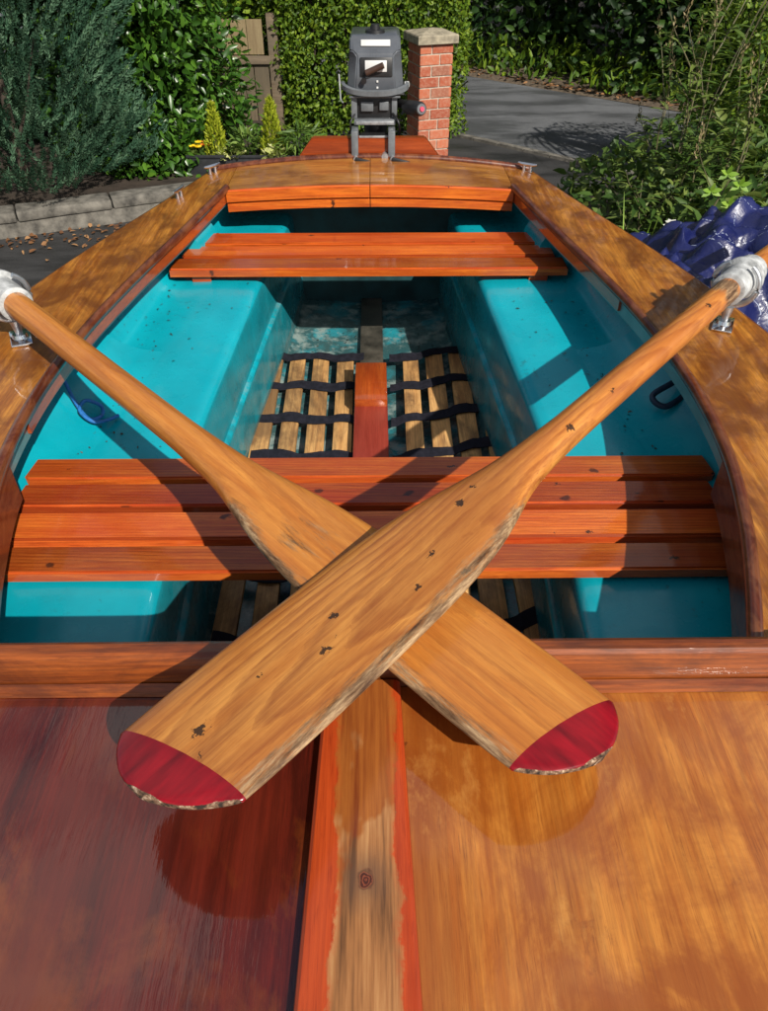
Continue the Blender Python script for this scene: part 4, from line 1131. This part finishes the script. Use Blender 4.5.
# fallen leaves on the driveway by the edging
n = 260
uu = RNG.uniform(-1.6, 1.2, n); vv = -.01 - np.abs(RNG.normal(size=n)) * .16
pp = np.array([wp(a, b) for a, b in zip(uu, vv)]); zz = .006 + RNG.random(n) * .012
D = RNG.normal(size=(n, 3)); D[:, 2] *= .15; N = RNG.normal(size=(n, 3)) * .3; N[:, 2] += 1
tag(leaves('fallen_leaves', np.column_stack([pp, zz]), D, N, RNG.uniform(.02, .055, n), RNG.uniform(.012, .03, n), M['litter'], None, .15, .1), kind='stuff')
P, D, N, n = DEBRIS
tag(leaves('leaf_debris', P, D, N, RNG.uniform(.004, .015, n) * RNG.uniform(.5, 1.2, n), RNG.uniform(.003, .007, n), M['grit'], None, .15, .1), kind='stuff')
P = [(-1.715, 4.02, .012), (-1.70, 4.03, .012)]
tag(leaves('fallen_leaf', P, [(1, .2, .1), (.6, -.8, .1)], [(0, 0, 1), (0, 0, 1)], .055, .040, M['petal_yellow'], None, .15, .1), 'single bright yellow fallen leaf on the dark driveway', 'leaf')

# --- weathered fence behind the shrubs
M['fence'] = wood('weathered_fence_wood', (0.20, 0.155, 0.10), (0.14, 0.105, 0.068), (0.055, 0.042, 0.028), along='X', ring=14, ringamt=.5, coat=0, rough=.85, island=True, blotch=(.10, .085, .06), blotch_amt=.6)
M['fence_pale'] = wood('pale_fence_board', (0.32, 0.25, 0.14), (0.25, 0.185, 0.10), (0.12, 0.08, 0.045), along='X', ring=14, ringamt=.4, coat=0, rough=.85, island=True)
fence = thing('wooden_fence', 'weathered wooden fence with a pale upper board, half hidden by shrubs', 'fence', (-1.2, 6.95, 0))
def vb(name, x, w_, z0, z1, y, mat):
    bm = bmesh.new(); bm_box(bm, (0, 0, 0), (z1 - z0, w_, .02), None, .002)
    o = bm_obj(name, bm, mat, fence); o.rotation_euler = (R(90), R(-90), 0); o.location = (x, y, (z0 + z1) / 2); return o
for k in range(6):
    vb('board', -.42 + .125 * k, .117, .0, .52 + .01 * (k % 2), 0, M['fence'])
for k in range(4):
    vb('upper_board', -.20 + .125 * k, .121, .60, .84, .012, M['fence_pale'])
box_obj('rail', (-.02, -.012, .565), (.62, .05, .055), M['fence'], fence, bevel=.004)
box_obj('post', (.315, .02, .44), (.08, .08, .88), M['fence'], fence, bevel=.004)

# --- brick pillar
def bricks_mat():
    t = NT('red_brick'); c = t.coord()
    r = t.n('NewGeometry').outputs['Random Per Island']
    col = t.ramp(r, [(0.0, (0.27, 0.060, 0.030)), (0.5, (0.40, 0.105, 0.050)), (0.8, (0.46, 0.145, 0.075)), (1.0, (0.22, 0.085, 0.055))])
    nz = t.noise(c, 40, 5, 0.65)
    col = t.mix(t.ramp(nz, [(0.45, 0.0), (0.68, 0.5)]), col, (0.45, 0.27, 0.19))
    return t.set(Base_Color=col, Roughness=0.9, Normal=t.bump(nz, 0.6, 0.004))
M['brick'] = bricks_mat()
M['mortar'] = plain('mortar', (0.42, 0.35, 0.28), 0.95, var=0.25, vscale=40, bump=0.5)
M['cap'] = plain('lichened_cap_stone', (0.27, 0.235, 0.17), 0.95, var=0.45, vscale=22, bump=0.8)
pil = thing('brick_pillar', 'short red brick gate pillar with a weathered stone cap', 'pillar', (.340, 6.36, 0), R(19))
S = .255; core = S / 2 - .006
bm = bmesh.new(); bm_box(bm, (0, 0, .385), (core * 2, core * 2, .77), None, 0)
bm_obj('mortar_core', bm, M['mortar'], pil)
bm = bmesh.new()
for k in range(11):
    z = .035 + .0715 * k; long = k % 2
    for q in range(4):
        rt = Matrix.Rotation(q * PI / 2, 3, 'Z')
        L1 = .150 if (q + k) % 2 else .086
        L2 = S - L1 - .009
        x = -S / 2
        for ln in (L1, L2):
            c = rt @ Vector((x + ln / 2, -S / 2 + .012, z)); x += ln + .009
            bm_box(bm, c + Vector((random.uniform(-.001, .001), random.uniform(-.001, .001), 0)), (ln - (.024 if False else 0), .024, .0625), rt, .003, 1)
bm_obj('brickwork', bm, M['brick'], pil)
bm = bmesh.new()
r_ = .185
lv = [(.776, .146), (.782, .155), (.828, .155), (.836, .150), (.862, .02)]
V, F = loft([[(-h, -h, z), (h, -h, z), (h, h, z), (-h, h, z)] for z, h in lv])
obj('cap_stone', V, F, M['cap'], pil)

# --- planter trough with its plants
M['planter'] = plain('black_planter', (0.020, 0.021, 0.024), 0.5, var=.3)
pl = thing('planter_trough', 'long black planter trough behind the stern', 'planter', (-.87, 5.55, 0))
bm = bmesh.new()
for (c, s) in (((0, -.10, .12), (.94, .012, .24)), ((0, .10, .12), (.94, .012, .24)), ((-.464, 0, .12), (.012, .19, .24)), ((.464, 0, .12), (.012, .19, .24)), ((0, 0, .02), (.93, .19, .02))):
    bm_box(bm, c, s, None, .002)
bm_box(bm, (0, -.108, .236), (.96, .014, .02), None, .003); bm_box(bm, (0, .108, .236), (.96, .014, .02), None, .003)
auto_smooth(bm_obj('trough', bm, M['planter'], pl, True), 40)
box_obj('compost', (0, 0, .125), (.90, .18, .18), M['soil'], pl, bevel=0)
def mini_conifer(x, y, h, r, label):
    o = thing('golden_conifer', label, 'plant', (x, y, .20), 0, 'small golden conifers')
    n = 1100; f = RNG.random(n); a = RNG.uniform(0, 2 * PI, n); rad = r * (1 - f) ** .75 * (1 - .4 * RNG.random(n) ** 2) * (1 + .18 * np.sin(a * 5 + f * 9))
    P = np.stack([rad * np.cos(a), rad * np.sin(a), f * h], 1)
    D = np.stack([np.cos(a) * .5, np.sin(a) * .5, np.ones(n)], 1) + RNG.normal(size=(n, 3)) * .3
    leaves('crown', P, D, RNG.normal(size=(n, 3)), RNG.uniform(.02, .045, n), .011, M['yellow_conifer'], o, .1)
    tube_obj('trunk', [(0, 0, -.02), (0, 0, h * .8)], [.008, .003], M['bark'], o, 6)
mini_conifer(-1.155, 5.55, .33, .075, 'little golden conifer beside the yellow flowers')
mini_conifer(-.765, 5.55, .36, .082, 'little golden conifer between the fern and the dark twiggy plants')
def clump(name, label, cat, x, y, z, r, h, n, L, Wd, mat, upd=.8, flower=None, group=None, spread=1.0):
    o = thing(name, label, cat, (x, y, z), 0, group)
    a = RNG.uniform(0, 2 * PI, n); rr_ = r * np.sqrt(RNG.random(n)); zz = h * RNG.random(n) * (1 - .5 * rr_ / r)
    P = np.stack([rr_ * np.cos(a), rr_ * np.sin(a), zz], 1)
    D = np.stack([np.cos(a) * spread, np.sin(a) * spread, np.full(n, upd)], 1) + RNG.normal(size=(n, 3)) * .4
    N = RNG.normal(size=(n, 3)) * .5; N[:, 2] += 1
    leaves('foliage', P, D, N, L * RNG.uniform(.7, 1.2, n), Wd * RNG.uniform(.8, 1.2, n), mat, o, .12, .2)
    if flower is not None:
        fm, cnt, fz = flower; PP = []; DD = []
        for k in range(cnt):
            b = random.uniform(0, 2 * PI); q = r * .75 * random.random() ** .5
            c = (q * math.cos(b), q * math.sin(b), fz + random.uniform(-.01, .02))
            for j in range(7):
                g = 2 * PI * j / 7; PP.append(c); DD.append((math.cos(g), math.sin(g) - .25, .35))
        n2 = len(PP); N2 = np.tile([0, -.4, 1.0], (n2, 1))
        leaves('flowers', PP, DD, N2, .028, .022, fm, o, .05)
    return o
clump('bedding_plant', 'yellow flowered bedding plant at the end of the black planter', 'plant', -1.285, 5.53, .21, .045, .05, 60, .05, .022, M['fern'], flower=(M['petal_yellow'], 5, .075))
clump('bedding_plant', 'orange flowered bedding plant beside the yellow one', 'plant', -1.222, 5.56, .21, .035, .04, 40, .05, .022, M['fern'], flower=(M['petal_orange'], 4, .075))
clump('variegated_plant', 'pale variegated plant at the foot of the golden conifer nearest the flowers', 'plant', -1.065, 5.52, .21, .09, .06, 160, .05, .024, M['pale_leaf'])
clump('variegated_plant', 'cream variegated plant at the foot of the golden conifer nearest the fern', 'plant', -.735, 5.49, .21, .08, .08, 170, .05, .026, M['pale_leaf'])
clump('dark_plant', 'mixed dark green plant between the two golden conifers', 'plant', -.94, 5.57, .21, .12, .20, 260, .06, .020, M['fern'])
clump('fern', 'arching green fern in the planter next to the hedge', 'fern', -.58, 5.56, .21, .13, .22, 420, .10, .016, M['fern'], .35, spread=1.2)

# --- weeds to the right of the boat
def weed(x, y, h, lean, seed, label=None):
    rg = random.Random(seed)
    o = thing('tall_weed', label or 'tall stemmed green weed with narrow leaves on the verge beyond the boat', 'weed', (x, y, 0), 0, 'tall weeds beside the boat')
    bm = bmesh.new(); P = []; D = []; N = []; LL = []; ends = []
    def stem(p, d, ln, r, depth):
        pts = [Vector(p)]; dd = Vector(d).normalized(); k = 7
        for i in range(k):
            dd = (dd + Vector((rg.gauss(0, .07), rg.gauss(0, .07), .05))).normalized(); pts.append(pts[-1] + dd * ln / k)
        bm_tube(bm, pts, [r * (1 - .75 * i / k) for i in range(k + 1)], 5)
        if pts[-1].z > h * .72: ends.append(pts[-1])
        for i in range(1, k + 1):
            for q in range(3):
                a = rg.uniform(0, 2 * PI); t_ = pts[i - 1].lerp(pts[i], rg.random())
                e = Vector((math.cos(a), math.sin(a), rg.uniform(-.15, .75)))
                P.append(t_); D.append(e); N.append(Vector((-.3 * e.x, -.3 * e.y, 1))); LL.append(rg.uniform(.05, .12) * (1.2 - .5 * i / k))
            if depth == 0 and i > 1 and rg.random() < .7:
                a = rg.uniform(0, 2 * PI); stem(pts[i], (math.cos(a) * .8, math.sin(a) * .8, .9), ln * rg.uniform(.22, .40), r * .5, 1)
    stem((0, 0, -.02), (lean, rg.gauss(0, .05), 1), h, .0075, 0)
    auto_smooth(bm_obj('stem', bm, M['stem'], o, True), 60)
    leaves('foliage', P, D, N, LL, np.array(LL) * .24, M['weed'], o, .15, .25)
    if seed % 3:
        for e in ends[:4]:
            SP, SD = [], []
            for q in range(16): SP.append(e + Vector((rg.gauss(0, .005), rg.gauss(0, .005), .007 * (q - 9)))); SD.append(Vector((rg.gauss(0, .45), rg.gauss(0, .45), 1)))
            leaves('seed_head', SP, SD, [(0.1, -1, .2)] * len(SP), .020, .0065, M['seed'], o, .1, seg=0)
for i, (x, y, h, ln) in enumerate(((1.36, 3.75, 1.10, .03), (1.42, 3.95, 1.28, .02), (1.45, 3.65, .95, .02), (1.62, 3.8, 1.25, .04), (1.55, 4.2, 1.30, -.03), (1.75, 3.6, 1.12, .06), (1.52, 4.3, 1.02, -.08), (1.88, 4.1, 1.25, .05), (1.22, 3.4, .70, -.05), (1.5, 3.4, 1.0, .0))):
    weed(x, y, h, ln, 40 + i)
n = 7600
x = RNG.uniform(.86, 2.6, n); y = RNG.uniform(2.75, 4.6, n)
hmax = np.array([.50 + .22 * mnoise.noise(Vector((a * 2.5, b * 2.5, 1))) + .10 * mnoise.noise(Vector((a * 8, b * 8, 2))) for a, b in zip(x, y)])
hmax *= np.clip((x - .75) * 2.2, .25, 1.25) * np.clip((y - 2.4) * 1.2, .5, 1)
keep = (x > .86 + .10 * (y - 3.0)) & ((y > 3.12) | (x > 2.2)); x, y, hmax = x[keep], y[keep], hmax[keep]; n = len(x)
z = hmax * (1 - RNG.random(n) ** 1.8 * .8)
D = RNG.normal(size=(n, 3)); D[:, 2] = np.abs(D[:, 2]) * .6 + .1; N = RNG.normal(size=(n, 3)) * .6; N[:, 2] += 1; N[:, 1] -= .3
tag(leaves('undergrowth', np.column_stack([x, y, z]), D, N, RNG.uniform(.04, .10, n), RNG.uniform(.018, .045, n), M['weed'], None, .12, .2), kind='stuff')
sheet('verge_soil', [(.80, 1.2), (3.2, 1.2), (3.4, 5.4), (1.5, 5.6), (.80, 3.2)], .008, M['soil'])
# bright lobed plant
o = thing('lime_leaved_plant', 'bright lime-green plant with lobed leaves rising behind the blue tarpaulin', 'plant', (1.31, 3.02, .03))
tube_obj('stem', [(0, 0, 0), (.01, 0, .35), (-.01, .01, .66), (.03, 0, .80)], [.006, .005, .004, .002], M['stem'], o, 6)
P = []; D = []; N = []
for c in ((0, -.02, .80), (.05, -.04, .765), (-.05, -.03, .74), (.02, -.06, .70)):
    for j in range(5):
        a = R(-110 + 55 * j) + random.gauss(0, .1); P.append(c); D.append((math.sin(a), -.35, math.cos(a) * .75 - .1)); N.append((0, -.8, .6))
leaves('foliage', P, D, N, .042, .020, M['lime_leaf'], o, .05, .1)
# white flower head, grass blades
clump('white_flower', 'small white flower head beside the blue tarpaulin', 'flower', 1.12, 2.93, .62, .03, .03, 10, .03, .01, M['weed'], flower=(M['petal_white'], 6, .03))
def grass(name, label, x, y, z, n, h, mat, spr=.35, wd=.010):
    o = thing(name, label, 'grass', (x, y, z)); P = []; D = []; N = []; LL = []
    V = []; F = []; rn = []
    for k in range(n):
        a = random.uniform(0, 2 * PI); l = h * random.uniform(.6, 1.0); s = spr * random.uniform(.3, 1); b = Vector((random.gauss(0, .03), random.gauss(0, .03), 0)); r0 = random.random()
        sd = Vector((-math.sin(a), math.cos(a), 0)); n0 = len(V)
        for i in range(7):
            t_ = i / 6; c = b + Vector((math.cos(a) * s * l * t_ ** 2, math.sin(a) * s * l * t_ ** 2, l * (t_ - .25 * s * t_ ** 3)))
            w_ = wd * .5 * (1 - t_ ** 2) + .0004
            V += [c + sd * w_, c - sd * w_]; rn += [r0, r0]
        for i in range(6): F.append((n0 + 2 * i, n0 + 2 * i + 1, n0 + 2 * i + 3, n0 + 2 * i + 2))
    obj('blades', V, F, mat, o, True, {'rnd': rn})
grass('grass_tuft', 'pale green grass blades poking up behind the tarpaulin', 1.02, 2.92, .0, 14, .78, M['lime_leaf'], .3, .014)
grass('grass_tuft', 'long grass blades at the edge of the tarpaulin by the rowlock', 1.18, 1.80, .0, 40, .78, M['fern'], .35, .009)
# dead palm tuft
o = thing('cabbage_palm', 'cabbage palm behind the dark clipped hedge, its dead straw-coloured leaves hanging down', 'tree', (2.55, 5.0, 0))
tube_obj('trunk', [(0, 0, 0), (.03, 0, .9), (.0, .02, 1.85)], [.07, .06, .05], M['bark'], o, 10)
V = []; F = []; rn = []
for k in range(30):
    a = 2.4 * k; l = random.uniform(.65, .95); dz = random.uniform(-.2, .5); n0 = len(V); r0 = random.random(); sd = Vector((-math.sin(a), math.cos(a), 0))
    for i in range(8):
        q = i / 7; c = Vector((math.cos(a) * l * .75 * q, math.sin(a) * l * .75 * q, 1.82 + dz * q - (1.15 + .2 * (k % 3)) * q * q * l))
        w_ = .016 * (1 - q ** 2) + .002
        V += [c + sd * w_, c - sd * w_]; rn += [r0, r0]
    for i in range(7): F.append((n0 + 2 * i, n0 + 2 * i + 1, n0 + 2 * i + 3, n0 + 2 * i + 2))
obj('leaves', V, F, M['straw'], o, True, {'rnd': rn})

# --- tarpaulin heap
def tarp_mat():
    t = NT('blue_tarpaulin'); uv = t.n('TexCoord').outputs['UV']; c = t.coord()
    s = t.n('SeparateXYZ', Vector=uv)
    def line(u, v, per, wd, off):
        a = t.math('FRACT', t.math('ADD', t.math('DIVIDE', u, per), off))
        ln = t.math('LESS_THAN', t.math('ABSOLUTE', t.math('SUBTRACT', a, .5)), wd * .6 / per)
        ds = t.math('GREATER_THAN', t.math('FRACT', t.math('MULTIPLY', v, 46.0)), .42)
        return t.math('MULTIPLY', ln, ds)
    l = t.math('MAXIMUM', line(s.outputs['X'], s.outputs['Y'], .33, .0035, .1), line(s.outputs['Y'], s.outputs['X'], .29, .0035, .3))
    nz = t.noise(c, 9, 4)
    base = t.ramp(nz, [(0.3, (0.005, 0.008, 0.055)), (0.7, (0.009, 0.014, 0.095))])
    wv = t.noise(uv, 300, 2)
    cr_ = t.noise(c, 26, 4, 0.6, 0.6)
    return t.set(Base_Color=t.mix(t.math('MULTIPLY', l, .6), base, (.42, .48, .62)), Roughness=t.ramp(nz, [(0.3, .26), (0.7, .40)]), Specular_IOR_Level=.6, Normal=t.bump(t.math('ADD', cr_, t.math('MULTIPLY', wv, .04)), .40, .010))
M['tarp'] = tarp_mat()
def ridge(p, s):
    return 1 - abs(mnoise.noise(p * s)) * 2
V = []; F = []; UV = []; NX, NY = 110, 110
for j in range(NY + 1):
    for i in range(NX + 1):
        u, v = i / NX, j / NY
        x = .82 + 1.32 * u; y = 1.92 + 1.18 * v
        du = min(1, u / .06, (1 - u) / .2); dv = min(1, v / .22, (1 - v) / .13)
        e = max(0, min(du, 1)) ** .5 * max(0, min(dv, 1)) ** .5
        p = Vector((x * 1.0, y * 1.0, 0))
        mound = (.640 + .16 * min(1, u * 1.5) + .05 * math.sin(v * 4 + .5)) * e
        q = p + Vector((mnoise.noise(p * 2.3), mnoise.noise(p * 2.3 + Vector((5, 2, 1))), 0)) * .22
        def tri(t_): return abs((t_ % 1.0) - .5) * 4 - 1
        wx, wy = mnoise.noise(p * 1.7) * .35, mnoise.noise(p * 1.7 + Vector((4, 1, 2))) * .35
        r3 = tri((x + wx) * 2.6 + (y + wy) * 1.3) * .5 + tri((y + wy) * 3.1 - (x - wx) * 1.7 + .3) * .5
        r4 = tri((x + wy) * 5.3 - (y + wx) * 4.1 + .2)
        r1 = ridge(Vector((q.x * 1.2 + q.y * .6, q.y * .9 - q.x * .8, .3)), 3.4); r2 = ridge(q + Vector((7, 3, 1)), 7.5)
        h = mound + e * (.085 * (r1 - .6) + .030 * (r2 - .5) + .050 * r3 + .020 * r4 + .010 * tri((x - wy) * 9.0 + (y + wx) * 8.0))
        V.append((x + .03 * r2 * e, y - .03 * r1 * e, max(.010, h))); UV.append((u * 1.9 + .12 * r1, v * 1.8 + .10 * r2))
W = NX + 1
for j in range(NY):
    for i in range(NX): a = j * W + i; F.append((a, a + 1, a + 1 + W, a + W))
tag(obj('tarpaulin', V, F, M['tarp'], None, True, uvs=UV), 'crumpled dark blue tarpaulin heaped on the ground beside the boat', 'tarpaulin')
